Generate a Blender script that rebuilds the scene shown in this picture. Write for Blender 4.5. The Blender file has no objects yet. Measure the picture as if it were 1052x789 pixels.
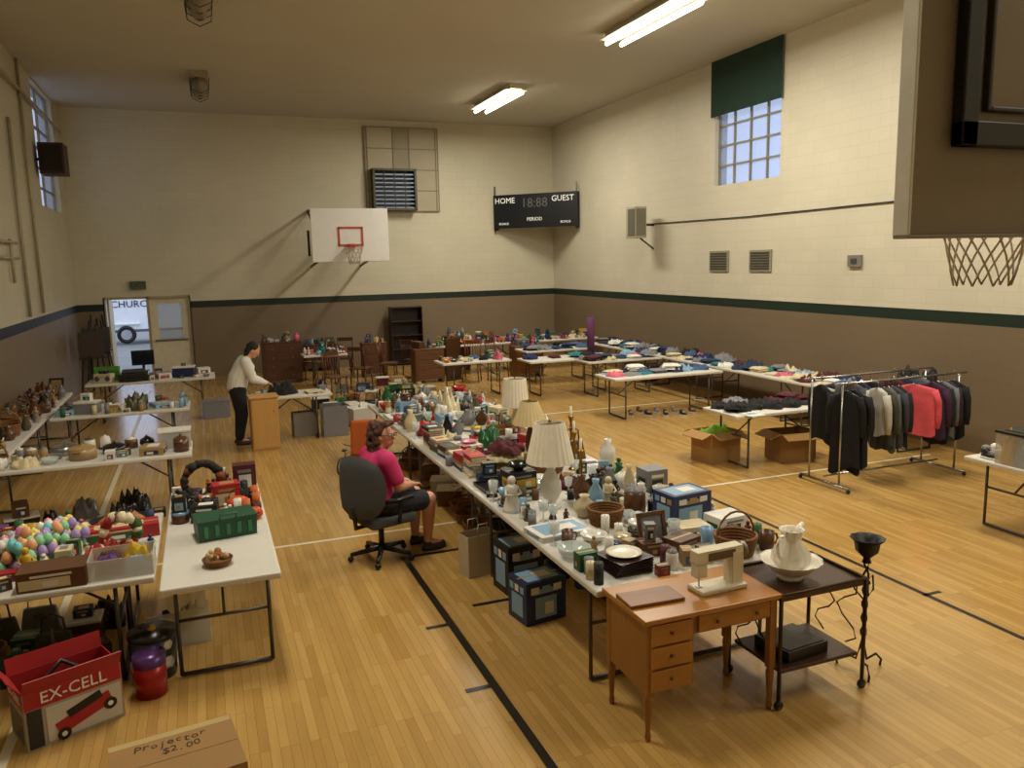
import bpy, math, random
from mathutils import Vector as V, Matrix, noise
rnd=random.Random(11)
F=820;CX=526;CY=394.5;H=2.78
eY=V((-321,-119.5,F)).normalized(); eD=V((118,(F*F-321*118)/119.5,F)).normalized(); eX=eD.cross(eY)
C0=V((0,0,H))
def ray(u,v):
    d=V((u-CX,v-CY,F)); return V((eX.dot(d),eY.dot(d),-eD.dot(d)))
def at(u,v,h=.74):
    r=ray(u,v); return C0+r*((h-H)/r.z)
def aty(u,v,Y):
    r=ray(u,v); return C0+r*(Y/r.y)
def atx(u,v,X):
    r=ray(u,v); return C0+r*(X/r.x)
SC=bpy.context.scene; COL=SC.collection
cd=bpy.data.cameras.new('camera'); cam=bpy.data.objects.new('camera',cd); COL.objects.link(cam)
cd.sensor_width=36; cd.lens=F/1052*36; cd.clip_end=200
r_=V((eX.x,eY.x,-eD.x)); u_=-V((eX.y,eY.y,-eD.y)); b_=-V((eX.z,eY.z,-eD.z))
m=Matrix((r_,u_,b_)).transposed().to_4x4(); m.translation=C0; cam.matrix_world=m; SC.camera=cam
SC.view_settings.view_transform='Standard'
# ---------- materials
def lin(h):
    h=h.lstrip('#'); return [((int(h[i:i+2],16)/255+.055)/1.055)**2.4 if int(h[i:i+2],16)>10 else int(h[i:i+2],16)/255/12.92 for i in (0,2,4)]
_mc={}
def M(c,r=.55,m=0,var=.14,sc=9,bump=0,em=0,tr=0,al=1):
    k=(c,r,m,var,sc,bump,em,tr,al)
    if k in _mc: return _mc[k]
    mt=bpy.data.materials.new('surface_'+c.strip('#')); mt.use_nodes=True; nt=mt.node_tree; p=nt.nodes['Principled BSDF']
    L=lin(c); tc=nt.nodes.new('ShaderNodeTexCoord'); nz=nt.nodes.new('ShaderNodeTexNoise'); nz.inputs['Scale'].default_value=sc; nz.inputs['Detail'].default_value=3
    nt.links.new(tc.outputs['Object'],nz.inputs['Vector'])
    mx=nt.nodes.new('ShaderNodeMixRGB'); mx.inputs[1].default_value=[x*(1-var) for x in L]+[1]; mx.inputs[2].default_value=[min(1,x*(1+var)) for x in L]+[1]
    nt.links.new(nz.outputs['Fac'],mx.inputs[0]); nt.links.new(mx.outputs[0],p.inputs['Base Color'])
    p.inputs['Roughness'].default_value=r; p.inputs['Metallic'].default_value=m
    if tr: p.inputs['Transmission Weight'].default_value=tr
    if al<1: p.inputs['Alpha'].default_value=al
    if em: p.inputs['Emission Color'].default_value=L+[1]; p.inputs['Emission Strength'].default_value=em
    if bump:
        b=nt.nodes.new('ShaderNodeBump'); b.inputs['Strength'].default_value=bump; b.inputs['Distance'].default_value=.01; nt.links.new(nz.outputs['Fac'],b.inputs['Height']); nt.links.new(b.outputs[0],p.inputs['Normal'])
    _mc[k]=mt; return mt
def Wood(c,c2,sc=6,r=.35,ax=0):
    k=('w',c,c2,sc,r,ax)
    if k in _mc: return _mc[k]
    mt=bpy.data.materials.new('wood_'+c.strip('#')); mt.use_nodes=True; nt=mt.node_tree; p=nt.nodes['Principled BSDF']
    tc=nt.nodes.new('ShaderNodeTexCoord'); mp=nt.nodes.new('ShaderNodeMapping'); s=[sc*4]*3; s[ax]=sc*.4; mp.inputs['Scale'].default_value=s
    nz=nt.nodes.new('ShaderNodeTexNoise'); nz.inputs['Scale'].default_value=1.5; nz.inputs['Detail'].default_value=5
    nt.links.new(tc.outputs['Object'],mp.inputs[0]); nt.links.new(mp.outputs[0],nz.inputs['Vector'])
    mx=nt.nodes.new('ShaderNodeMixRGB'); mx.inputs[1].default_value=lin(c)+[1]; mx.inputs[2].default_value=lin(c2)+[1]
    nt.links.new(nz.outputs['Fac'],mx.inputs[0]); nt.links.new(mx.outputs[0],p.inputs['Base Color']); p.inputs['Roughness'].default_value=r
    _mc[k]=mt; return mt
def wallmat(name,cream,stripe,brown,z0,z1,horiz):
    mt=bpy.data.materials.new(name); mt.use_nodes=True; nt=mt.node_tree; p=nt.nodes['Principled BSDF']; N=nt.nodes.new; K=nt.links.new
    g=N('ShaderNodeNewGeometry'); sp=N('ShaderNodeSeparateXYZ'); K(g.outputs['Position'],sp.inputs[0])
    cb=N('ShaderNodeCombineXYZ'); K(sp.outputs[horiz],cb.inputs[0]); K(sp.outputs[2],cb.inputs[1])
    br=N('ShaderNodeTexBrick'); br.inputs['Scale'].default_value=1; br.inputs['Brick Width'].default_value=.406; br.inputs['Row Height'].default_value=.203
    br.inputs['Mortar Size'].default_value=.005; br.inputs['Mortar Smooth'].default_value=.6; br.inputs['Color1'].default_value=(1,1,1,1); br.inputs['Color2'].default_value=(.965,.965,.965,1); br.inputs['Mortar'].default_value=(.85,.85,.85,1)
    K(cb.outputs[0],br.inputs['Vector'])
    def gt(t):
        a=N('ShaderNodeMath'); a.operation='GREATER_THAN'; a.inputs[1].default_value=t; K(sp.outputs[2],a.inputs[0]); return a
    m1=N('ShaderNodeMixRGB'); m1.inputs[1].default_value=lin(brown)+[1]; m1.inputs[2].default_value=lin(stripe)+[1]; K(gt(z0).outputs[0],m1.inputs[0])
    m2=N('ShaderNodeMixRGB'); m2.inputs[2].default_value=lin(cream)+[1]; K(m1.outputs[0],m2.inputs[1]); K(gt(z1).outputs[0],m2.inputs[0])
    mu=N('ShaderNodeMixRGB'); mu.blend_type='MULTIPLY'; mu.inputs[0].default_value=1; K(m2.outputs[0],mu.inputs[1]); K(br.outputs['Color'],mu.inputs[2])
    nz=N('ShaderNodeTexNoise'); nz.inputs['Scale'].default_value=.7; nz.inputs['Detail'].default_value=4; K(g.outputs['Position'],nz.inputs['Vector'])
    rp=N('ShaderNodeMapRange'); rp.inputs[3].default_value=.86; rp.inputs[4].default_value=1.08; K(nz.outputs['Fac'],rp.inputs[0])
    m3=N('ShaderNodeMixRGB'); m3.blend_type='MULTIPLY'; m3.inputs[0].default_value=1; K(mu.outputs[0],m3.inputs[1]); K(rp.outputs[0],m3.inputs[2])
    K(m3.outputs[0],p.inputs['Base Color']); p.inputs['Roughness'].default_value=.5
    b=N('ShaderNodeBump'); b.inputs['Strength'].default_value=.3; b.inputs['Distance'].default_value=.01; K(br.outputs['Color'],b.inputs['Height']); K(b.outputs[0],p.inputs['Normal'])
    return mt
def floormat():
    mt=bpy.data.materials.new('maple_floor'); mt.use_nodes=True; nt=mt.node_tree; p=nt.nodes['Principled BSDF']; N=nt.nodes.new; K=nt.links.new
    g=N('ShaderNodeNewGeometry'); sp=N('ShaderNodeSeparateXYZ'); K(g.outputs['Position'],sp.inputs[0]); cb=N('ShaderNodeCombineXYZ'); K(sp.outputs[1],cb.inputs[0]); K(sp.outputs[0],cb.inputs[1])
    br=N('ShaderNodeTexBrick'); br.inputs['Scale'].default_value=1; br.inputs['Brick Width'].default_value=.75; br.inputs['Row Height'].default_value=.057; br.offset=.37; br.offset_frequency=3
    br.inputs['Mortar Size'].default_value=.0012; br.inputs['Bias'].default_value=0
    br.inputs['Color1'].default_value=lin('#af8848')+[1]; br.inputs['Color2'].default_value=lin('#c39d5b')+[1]; br.inputs['Mortar'].default_value=lin('#86642c')+[1]
    K(cb.outputs[0],br.inputs['Vector'])
    mp=N('ShaderNodeMapping'); mp.inputs['Scale'].default_value=(16,1.6,1); K(g.outputs['Position'],mp.inputs[0])
    nz=N('ShaderNodeTexNoise'); nz.inputs['Scale'].default_value=1.2; nz.inputs['Detail'].default_value=6; K(mp.outputs[0],nz.inputs['Vector'])
    rp=N('ShaderNodeMapRange'); rp.inputs[3].default_value=.8; rp.inputs[4].default_value=1.15; K(nz.outputs['Fac'],rp.inputs[0])
    mu=N('ShaderNodeMixRGB'); mu.blend_type='MULTIPLY'; mu.inputs[0].default_value=1; K(br.outputs['Color'],mu.inputs[1]); K(rp.outputs[0],mu.inputs[2])
    K(mu.outputs[0],p.inputs['Base Color']); p.inputs['Roughness'].default_value=.27; p.inputs['Coat Weight'].default_value=.4; p.inputs['Coat Roughness'].default_value=.12
    return mt
# ---------- mesh builder
class G:
    def __init__(s,bev=0): s.v=[];s.f=[];s.mi=[];s.sm=[];s.mats=[];s._m=None;s.bev=bev;s.T=None
    def add(s,vs,fs,m,smooth=False):
        if m not in s.mats: s.mats.append(m)
        i=s.mats.index(m); o=len(s.v)
        s.v+=[tuple(s.T@V(p)) if s.T else tuple(p) for p in vs]
        for f in fs: s.f.append([o+k for k in f]); s.mi.append(i); s.sm.append(smooth)
        return s
    def box(s,c,d,m,rz=0,tx=1,ty=1):
        w,e,h=d[0]/2,d[1]/2,d[2]; co,si=math.cos(rz),math.sin(rz); vs=[]
        for z,a,b in ((0,1,1),(h,tx,ty)):
            for x,y in ((-w,-e),(w,-e),(w,e),(-w,e)):
                x*=a;y*=b; vs.append((c[0]+x*co-y*si,c[1]+x*si+y*co,c[2]+z))
        return s.add(vs,[(3,2,1,0),(4,5,6,7),(0,1,5,4),(1,2,6,5),(2,3,7,6),(3,0,4,7)],m)
    def lathe(s,c,prof,m,n=18,smooth=True,sx=1,sy=1,rib=0,nr=8):
        vs=[];fs=[]
        for r,z in prof:
            for i in range(n):
                a=2*math.pi*i/n; q=r*(1+rib*math.cos(nr*a)); vs.append((c[0]+q*math.cos(a)*sx,c[1]+q*math.sin(a)*sy,c[2]+z))
        for k in range(len(prof)-1):
            for i in range(n): j=(i+1)%n; fs.append((k*n+i,k*n+j,k*n+n+j,k*n+n+i))
        return s.add(vs,fs,m,smooth)
    def tube(s,pts,r,m,n=8,closed=False):
        P=[V(p) for p in pts]; N=len(P); vs=[];fs=[]
        for k,p in enumerate(P):
            if closed: t=P[(k+1)%N]-P[k-1]
            else: t=P[min(k+1,N-1)]-P[max(k-1,0)]
            t.normalize(); up=V((0,0,1)) if abs(t.z)<.9 else V((1,0,0)); a=t.cross(up).normalized(); b=t.cross(a)
            rr=r[k] if isinstance(r,(list,tuple)) else r
            for i in range(n): q=2*math.pi*i/n; vs.append(p+a*rr*math.cos(q)+b*rr*math.sin(q))
        for k in range(N if closed else N-1):
            k2=(k+1)%N
            for i in range(n): j=(i+1)%n; fs.append((k*n+i,k*n+j,k2*n+j,k2*n+i))
        if not closed: fs.append(tuple(range(n))[::-1]); fs.append(tuple((N-1)*n+i for i in range(n)))
        return s.add(vs,fs,m,True)
    def ball(s,c,r,m,n=12,amp=0,sd=0):
        if not isinstance(r,(tuple,list)): r=(r,r,r)
        vs=[];fs=[];k=max(5,n//2+1)
        for a in range(k+1):
            t=math.pi*a/k
            for i in range(n):
                p=2*math.pi*i/n; d=V((math.sin(t)*math.cos(p),math.sin(t)*math.sin(p),-math.cos(t))); q=1+(amp*noise.noise(d*2.5+V((sd,0,0))) if amp else 0)
                vs.append((c[0]+d.x*r[0]*q,c[1]+d.y*r[1]*q,c[2]+d.z*r[2]*q))
        for a in range(k):
            for i in range(n): j=(i+1)%n; fs.append((a*n+i,a*n+j,a*n+n+j,a*n+n+i))
        return s.add(vs,fs,m,True)
    def cloth(s,c,w,d,h,m,n=12,round_=True,amp=.5,sd=0):
        vs=[];fs=[]
        for i in range(n+1):
            for j in range(n+1):
                x=2*i/n-1;y=2*j/n-1; e=max(abs(x),abs(y)); X,Y=(x*math.sqrt(1-y*y/2),y*math.sqrt(1-x*x/2)) if round_ else (x,y)
                nn=noise.noise(V((x*2.6+sd,y*2.6,sd))); n2=noise.noise(V((x*1.5,y*1.5,sd+9)))
                z=h*(1-e**5)*(1-amp*.5+amp*abs(nn)*1.6); lx=1+amp*.3*n2
                vs.append((c[0]+X*w/2*lx,c[1]+Y*d/2*lx,c[2]+max(0,z)))
        for i in range(n):
            for j in range(n): a=i*(n+1)+j; fs.append((a,a+n+1,a+n+2,a+1))
        return s.add(vs,fs,m,True)
    def text(s,t,size,m,Mx,align='CENTER',ext=.002):
        cu=bpy.data.curves.new('t','FONT'); cu.body=t; cu.size=size; cu.align_x=align; cu.align_y='CENTER'; cu.extrude=ext; cu.resolution_u=2
        o=bpy.data.objects.new('t',cu); COL.objects.link(o); dg=bpy.context.evaluated_depsgraph_get(); me=bpy.data.meshes.new_from_object(o.evaluated_get(dg))
        s.add([Mx@v.co for v in me.vertices],[tuple(p.vertices) for p in me.polygons],m); bpy.data.objects.remove(o); return s
    def addmesh(s,me,m): return s.add([v.co.copy() for v in me.vertices],[tuple(p.vertices) for p in me.polygons],m,True)
    def mesh(s,name):
        if s._m: return s._m
        me=bpy.data.meshes.new(name); me.from_pydata(s.v,[],s.f)
        for k in s.mats: me.materials.append(k)
        me.polygons.foreach_set('material_index',s.mi); me.polygons.foreach_set('use_smooth',s.sm); me.update(); s._m=me; return me
def FR(x,y,z): # text facing -Y
    return Matrix.Translation((x,y,z))@Matrix.Rotation(math.pi/2,4,'X')
def ob(name,g,parent=None,loc=(0,0,0),rz=0):
    o=bpy.data.objects.new(name,g.mesh(name) if g else None); COL.objects.link(o)
    if parent: o.parent=parent
    o.location=loc; o.rotation_euler=(0,0,rz)
    if g and g.bev:
        b=o.modifiers.new('b','BEVEL'); b.width=g.bev; b.segments=3 if g.bev>.03 else 2; b.limit_method='ANGLE'
    return o
def mk(name,cat,label,parts,loc=(0,0,0),rz=0,group=None):
    if len(parts)==1 and len(parts[0])==2: o=ob(name,parts[0][1],None,loc,rz)
    else:
        o=ob(name,None,None,loc,rz); o.empty_display_size=.1
        for p in parts:
            c=ob(p[0],p[1],o)
            if len(p)>2 and isinstance(p[2],str): c['label']=p[2]
            if len(p)>2 and isinstance(p[2],list):
                for q in p[2]: ob(q[0],q[1],c)
    o['label']=label; o['category']=cat
    if group: o['group']=group
    return o
def st(name,g,label=None):
    o=ob(name,g); o['kind']='structure'; o['label']=label or name.replace('_',' ')+' of the old gymnasium'; o['category']=name.split('_')[0]; return o
# ---------- room
YB=22.0
XR=aty(569,297,YB).x; XL=aty(79,312,YB).x; ZC=aty(568,131,YB).z
zs1=aty(569,296,YB).z; zs0=zs1-.17; Y0=-1.2; TH=.3
def wall(g,axis,pos,a0,a1,z1,holes,m,sgn):
    A=sorted({a0,a1,*[h[0] for h in holes],*[h[1] for h in holes]}); Z=sorted({0,z1,*[h[2] for h in holes],*[h[3] for h in holes]})
    for i in range(len(A)-1):
        for j in range(len(Z)-1):
            ca=(A[i]+A[i+1])/2;cz=(Z[j]+Z[j+1])/2
            if any(h[0]<ca<h[1] and h[2]<cz<h[3] for h in holes): continue
            if axis=='y': g.box((ca,pos+sgn*TH/2,Z[j]),(A[i+1]-A[i],TH,Z[j+1]-Z[j]),m)
            else: g.box((pos+sgn*TH/2,ca,Z[j]),(TH,A[i+1]-A[i],Z[j+1]-Z[j]),m)
    return g
d0=aty(106,303,YB); d1=aty(194,303,YB); DZ=2.1
wa=atx(803,110,XR); wb=atx(735,110,XR); wr=(wa.y,wb.y,atx(769,186,XR).z,atx(769,55,XR).z)
la=atx(37,150,XL); lb=atx(56,150,XL); wl=(min(la.y,lb.y),max(la.y,lb.y),atx(46,212,XL).z,atx(46,98,XL).z)
mb=wallmat('painted_block_back','#d0c9b0','#14231a','#7f6e57',zs0,zs1,0); mr=wallmat('painted_block_side','#cdc6b0','#12271b','#76654e',zs0,zs1,1); ml=wallmat('painted_block_navy','#c4bda6','#141c33','#7a6952',zs0,zs1,1)
st('wall_back',wall(G(),'y',YB,XL-TH,XR+TH,ZC,[(d0.x,d1.x,0,DZ)],mb,1),'cream painted block wall with tan brown wainscot')
st('wall_right',wall(G(),'x',XR,Y0,YB,ZC,[wr],mr,1),'cream painted block wall with dark green stripe')
st('wall_left',wall(G(),'x',XL,Y0,YB,ZC,[wl],ml,-1),'cream painted block wall with navy stripe')
st('wall_front',wall(G(),'y',Y0,XL-TH,XR+TH,ZC,[],mb,-1),'cream painted block wall at the stage end')
st('floor',G().box(((XL+XR)/2,(Y0+YB)/2,-.1),(XR-XL+.6,YB-Y0+.6,.1),floormat()),'golden varnished maple strip gym floor')
st('ceiling',G().box(((XL+XR)/2,(Y0+YB)/2,ZC),(XR-XL+.6,YB-Y0+.6,.2),M('#bfbcb0',.8,0,.05,.6)),'dull cream plaster ceiling')
tn=[0]
def line(x0,x1,y0,y1,m,lb):
    tn[0]+=1; g=G(); g.add([(x0,y0,.0015),(x1,y0,.0015),(x1,y1,.0015),(x0,y1,.0015)],[(0,1,2,3)],m); st('trim_%d'%tn[0],g,lb)
BK=M('#14120f',.35); WH=M('#d8cfb4',.35)
xb=at(505,700,0).x; ya=at(420,572,0).y
line(xb-.03,xb+.03,1.5,ya,BK,'black painted court line on the floor')
for u,v in ((443,645),(485,709)):
    p=at(u,v,0); line(xb-.2,xb-.03,p.y-.025,p.y+.025,BK,'short black lane tick on the floor')
p=at(515,617,0); line(p.x-.25,p.x+.12,p.y-.025,p.y+.025,BK,'short black lane tick on the floor')
line(xb-.03,xb+1.0,ya-.03,ya+.03,BK,'short black court line on the floor')
xb2=at(900,588,0).x; line(xb2-.025,xb2+.025,1.5,at(735,507,0).y,BK,'black painted court line on the floor')
p=at(965,608,0); line(xb2-.03,xb2+.16,p.y-.02,p.y+.02,BK,'short black lane tick on the floor')
p=at(330,556,0); line(XL+.6,XR-.6,p.y-.025,p.y+.025,WH,'white painted half court line')
p=at(10,765,0); line(p.x-.03,p.x+.03,1.5,20,WH,'white painted sideline')
p=at(700,412,0); line(3,XR-.6,p.y-.025,p.y+.025,WH,'white painted court line')
p=at(690,405,0); line(p.x-.025,p.x+.025,p.y-2,p.y+4,BK,'black painted court line')
# windows
FRM=M('#8a8672',.5,.3)
def winx(name,X,w,nv,nh,sg):
    g=G(.003); y0,y1,z0,z1=w; x=X+sg*.12
    for i in range(nv+1):
        y=y0+(y1-y0)*i/nv; t=.05 if i in(0,nv) else .03; g.box((x,y,z0),(.05,t,z1-z0),FRM)
    for j in range(nh+1):
        z=z0+(z1-z0)*j/nh; g.box((x,(y0+y1)/2,z-.02),(.05,y1-y0,.035),FRM)
    g2=M('#8ba2dc',.7,0,.1,3,0,0,0,.35); g.box((x+sg*.03,(y0+y1)/2,z0),(.006,y1-y0,z1-z0),g2)
    st(name,g,'steel framed multi pane window with frosted glass')
winx('window_1',XR,wr,4,6,1); winx('window_2',XL,wl,2,6,-1)
g=G(); y0,y1=wr[0]-.06,wr[1]+.08; zt=atx(769,49,XR).z+.05; zb=atx(769,111,XR).z; vs=[];n=40
for i in range(n+1):
    y=y0+(y1-y0)*i/n; x=XR-.05-.006*math.sin(i*.7)
    vs+=[(x,y,zb),(x,y,zt)]
g.add(vs,[(2*i,2*i+2,2*i+3,2*i+1) for i in range(n)],M('#1a352a',.9,0,.25,3),True)
mk('window_curtain','curtain','dark green fabric curtain covering upper half of window',[('curtain_cloth',g),('curtain_rod',G().tube([(XR-.04,y0-.05,zt),(XR-.04,y1+.05,zt)],.015,M('#555046',.4,.7)))])
def rb(u0,v0,u1,v1,Y):
    a=aty(u0,v0,Y);b=aty(u1,v1,Y); return a.x,b.x,b.z,a.z
x0,x1,z0,z1=rb(373,130,451,217,YB)
g=G(.003); pn=[M(c,.6,0,.1,2) for c in ('#aea389','#9d937a','#bab095')]; fm=M('#8a806a',.6)
ci=(0,.03,.38,.6,.97,1); cj=(0,.25,.5,.75,1)
for i in range(5):
    for j in range(4): g.box((x0+(x1-x0)*(ci[i]+ci[i+1])/2,YB-.03,z0+(z1-z0)*cj[j]),((x1-x0)*(ci[i+1]-ci[i]),.04,(z1-z0)*.25),pn[(i*2+j*3)%3])
for i in ci: g.box((x0+(x1-x0)*i,YB-.05,z0),(.03,.04,z1-z0),fm)
for j in cj: g.box(((x0+x1)/2,YB-.05,z0+(z1-z0)*j-.015),(x1-x0,.03,.026),fm)
st('window_3',g,'boarded tan painted multi pane window')
x0,x1,z0,z1=rb(381,174,425,217,YB); g=G(.004); fa=M('#4a463a',.5,.4); g2=G(); cx=(x0+x1)/2
for a,b in ((x0,.06),(x1,.06)): g.box((a,YB-.2,z0),(b,.3,z1-z0),fa)
for a in (z0,z1-.06): g.box((cx,YB-.2,a),(x1-x0,.3,.06),fa)
g.box((cx,YB-.1,z0),(x1-x0,.02,z1-z0),M('#39424c',.6))
for i in range(9): g2.box((cx,YB-.26,z0+.06+(z1-z0-.12)*i/9),(x1-x0-.06,.05,.035),M('#8592a8',.4,.1))  # bluish blade colour imitates daylight glowing between the louvers
for i in range(1,4): g2.box((x0+(x1-x0)*i/4,YB-.3,z0+.05),(.02,.02,z1-z0-.1),fa)
mk('exhaust_fan','fan','square louvered exhaust fan mounted in boarded window',[('fan_frame',g),('louvers',g2)])
# doors
cxd=(d0.x+d1.x)/2; g=G(.004); dm=M('#a89c7c',.5)
for x in (d0.x,cxd,d1.x): g.box((x,YB+.1,0),(.06,.2,DZ),dm)
g.box((cxd,YB+.1,DZ-.06),(d1.x-d0.x,.2,.06),dm); st('trim_20',g,'beige steel double door frame')
w=d1.x-cxd-.06; g=G(.004); cc=cxd+.03+w/2; dl=M('#e0d8c0',.5)
g.box((cc,YB+.12,.01),(w,.05,.95),dl); g.box((cc,YB+.12,1.9),(w,.05,.14),dl)
for s in (-1,1): g.box((cc+s*(w/2-.09),YB+.12,.95),(.18,.05,.96),dl)
g.box((cc,YB+.125,.95),(w-.34,.012,.96),M('#b8bfbf',.15,0,.1,3,0,0,0,.6)); g.box((cc,YB+.085,.95),(w*.85,.05,.05),M('#8b8a85',.3,.8))
st('door_1',g,'closed cream steel door leaf with glazed pane and push bar')
g=G(.004); g.box((d0.x+.05,YB+.3+w/2,.01),(.05,w,DZ-.08),M('#b9ab86',.5)); st('door_2',g,'beige steel door leaf swung open outward')
st('ground',G().box((0,YB+20.3,-.12),(60,40,.1),M('#8c8a84',.9,0,.2,1)),'grey asphalt parking lot outside the door')
YT=33; g=G(.05); tw=M('#faf9f6',.35); xx=aty(110,330,YT).x; zc_=aty(137,312,YT).z
g.box((xx+3.4,YT+1.0,.45),(7,2,zc_+.8-.45),tw); g.box((xx+3.4,YT-.01,.45),(7,.03,.1),M('#5a5f66',.4)); tx=G(); tx.text('CHURCH',.36,M('#14283f',.6),FR(aty(136,310,YT).x,YT-.03,zc_-.02))
wg=G(); xw=aty(130,341,YT).x
wg.T=Matrix.Translation((xw,YT-.05,.36))@Matrix.Rotation(math.pi/2,4,'X'); wg.lathe((0,0,0),[(.001,-.05),(.2,-.05),(.22,0),(.33,0),(.33,-.2),(.001,-.2)],BK,20); wg.lathe((0,0,.012),[(.001,0),(.19,-.0)],M('#b5b5b5',.3,.6),20)
fd=G(.03).box((xw,YT-.06,.72),(1.0,.1,.08),tw)
mk('trailer','trailer','white enclosed church trailer parked outside open door',[('trailer_body',g),('lettering',tx),('wheel',wg),('fender',fd),('hitch',G().box((xx-.5,YT+1,.5),(1,.1,.1),BK))])
p=aty(142,293,YB); g=G(.005); g.box((p.x,YB-.05,p.z-.1),(.36,.08,.2),M('#5d6650',.4)); g.text('EXIT',.17,M('#20301f',.5),FR(p.x,YB-.094,p.z))
mk('exit_sign','sign','small exit sign mounted above the double doors',[('sign_body',g)])
# scoreboard across the corner
A=aty(507,217,YB-.12); B=atx(593,213,XR-.12); d=(B-A); d.z=0; w=d.length; th=math.atan2(d.y,d.x); zc=(aty(507,217,YB-.12).z+atx(593,215,XR-.12).z)/2
h=aty(507,201,YB-.12).z-aty(507,235,YB-.12).z; z0,z1=-h/2,h/2; x0,x1=-w/2,w/2
g=G(.01); g.box((0,.1,z0),(w,.2,h),M('#15171a',.4)); wm=M('#e2e2da',.5,0,.02,9,0,.35); dm=M('#5c5d57',.5)
P=[('scoreboard_body',g)]
for s_,z_,x,z in (('HOME',.22,x0+.36,z1-.17),('GUEST',.22,x1-.42,z1-.17),('PERIOD',.135,0,-.24),('BONUS',.09,x0+.32,z0+.12),('BONUS',.09,x1-.34,z0+.12)): t=G(); t.text(s_,z_,wm,FR(x,-.005,z)); P.append(('lettering',t))
k=G(); k.text('18:88',.36,dm,FR(0,-.005,.2)); P.append(('digits',k))
for x in (x0+.03,x1-.03): b=G(); b.box((x,.17,z0-.05),(.05,.3,.06),BK); b.box((x,.05,z0-.1),(.035,.03,h+.35),M('#6a655a',.4,.6)); P.append(('mounting_bracket',b))
mk('scoreboard','scoreboard','black basketball scoreboard mounted across room corner',P,((A.x+B.x)/2,(A.y+B.y)/2,zc),th)
# hoops
def net(cx,cy,cz,m,r=.225,L=.42,tr=.006,n=12):
    g=G()
    for s in (1,-1):
        for i in range(n):
            pts=[]
            for k in range(7):
                f=k/6; a=2*math.pi*(i+s*f*2.0)/n; q=r*(1-.48*f**.8); pts.append((cx+q*math.cos(a),cy+q*math.sin(a),cz-L*f))
            g.tube(pts,tr,m,5)
    return g
def ring(cx,cy,cz,r,t,m,g=None,n=24):
    g=g or G(); g.tube([(cx+r*math.cos(2*math.pi*i/n),cy+r*math.sin(2*math.pi*i/n),cz) for i in range(n)],t,m,8,True); return g
YH=19.6; x0,x1,z0,z1=rb(318,214,400,268,YH); cx=(x0+x1)/2; b=G(.01); b.box((cx,YH,z0),(x1-x0,.04,z1-z0),M('#e4e3de',.4,0,.04))
rd=M('#b8401f',.4); tg=G(); zq0=aty(359,252,YH).z; zq1=aty(359,234,YH).z
for z in (zq0,zq1): tg.box((cx,YH-.025,z-.025),(.61,.01,.05),rd)
for x in (-.28,.28): tg.box((cx+x,YH-.025,zq0),(.05,.01,zq1-zq0),rd)
rz_=zq0-.03; rg=ring(cx,YH-.4,rz_,.225,.012,rd); rg.box((cx,YH-.1,rz_-.06),(.14,.18,.12),rd)
sp=G(); sm=M('#4b4536',.5,.5)
for x in (-.6,.6):
    sp.tube([(cx+x,YH+.03,z1-.15),(cx+x*1.1,YB-.02,z1+.1)],.035,sm); sp.tube([(cx+x,YH+.03,z0+.15),(cx+x*1.1,YB-.02,z0-.1)],.035,sm)
    sp.tube([(cx+x,YH+.05,z0+.15),(cx+x*1.1,YB-.02,z1+.05)],.025,sm)
sp.tube([(cx-.6,YH+.05,z1-.15),(cx+.6,YH+.05,z1-.15)],.03,sm); sp.tube([(cx-.98,YH+.06,z0+.75),(cx-.98,YH+.06,z0+.15)],.03,BK)
mk('basketball_hoop','basketball hoop','white rectangular backboard with orange rim on wall struts',[('backboard',b),('target_square',tg),('rim',rg),('net',net(cx,YH-.4,rz_,M('#b9ae98',.8))),('wall_support',sp)])
YN=2.25; p=aty(927,242,YN); bx0=p.x; bz0=p.z; b=G(.008); b.box((bx0+.915,YN,bz0),(1.83,.03,1.12),M('#8a7c68',.6,0,.25,2)); b.box((bx0+.915,YN+.022,bz0),(1.83,.012,1.12),M('#d9d6ca',.4)); ed=G(.003); ed.box((bx0-.006,YN+.0,bz0),(.014,.07,1.12),M('#d9d5c6',.5)); ed.box((bx0+.915,YN,bz0-.012),(1.85,.07,.014),M('#8a8478',.5))
rx=aty(1011,262,YN+.42).x; rg=ring(rx,YN+.42,3.03,.225,.012,rd); rg.box((rx,YN+.13,2.97),(.14,.2,.12),rd)
fr=G(.006); fx=aty(990,80,YN-.06).x; fz=aty(1020,151,YN-.06).z; k=M('#0f0e0d',.45)
fr.box((fx+.04,YN-.045,fz),(.08,.05,1.1),k); fr.box((fx+1.05,YN-.045,fz),(.08,.05,1.1),k); fr.box((fx+.55,YN-.045,fz),(1.1,.05,.09),k)
fr.box((fx+.16,YN-.03,fz+.13),(.02,.03,.9),M('#3a332a',.5)); fr.box((fx+.55,YN-.03,fz+.13),(.76,.03,.02),M('#3a332a',.5))
fr.tube([(fx+.04,YN-.045,fz+1.05),(fx+.04,YN-.045,ZC)],.035,k); fr.tube([(fx+1.05,YN-.045,fz+1.05),(fx+1.05,YN-.045,ZC)],.035,k)
mk('basketball_hoop','basketball hoop','backboard seen from behind with black steel ceiling mount',[('backboard',b),('edge_trim',ed),('rim',rg),('net',net(rx,YN+.42,3.03,M('#b5a88e',.8),tr=.005,L=.41,n=9)),('steel_mount',fr)])
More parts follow.
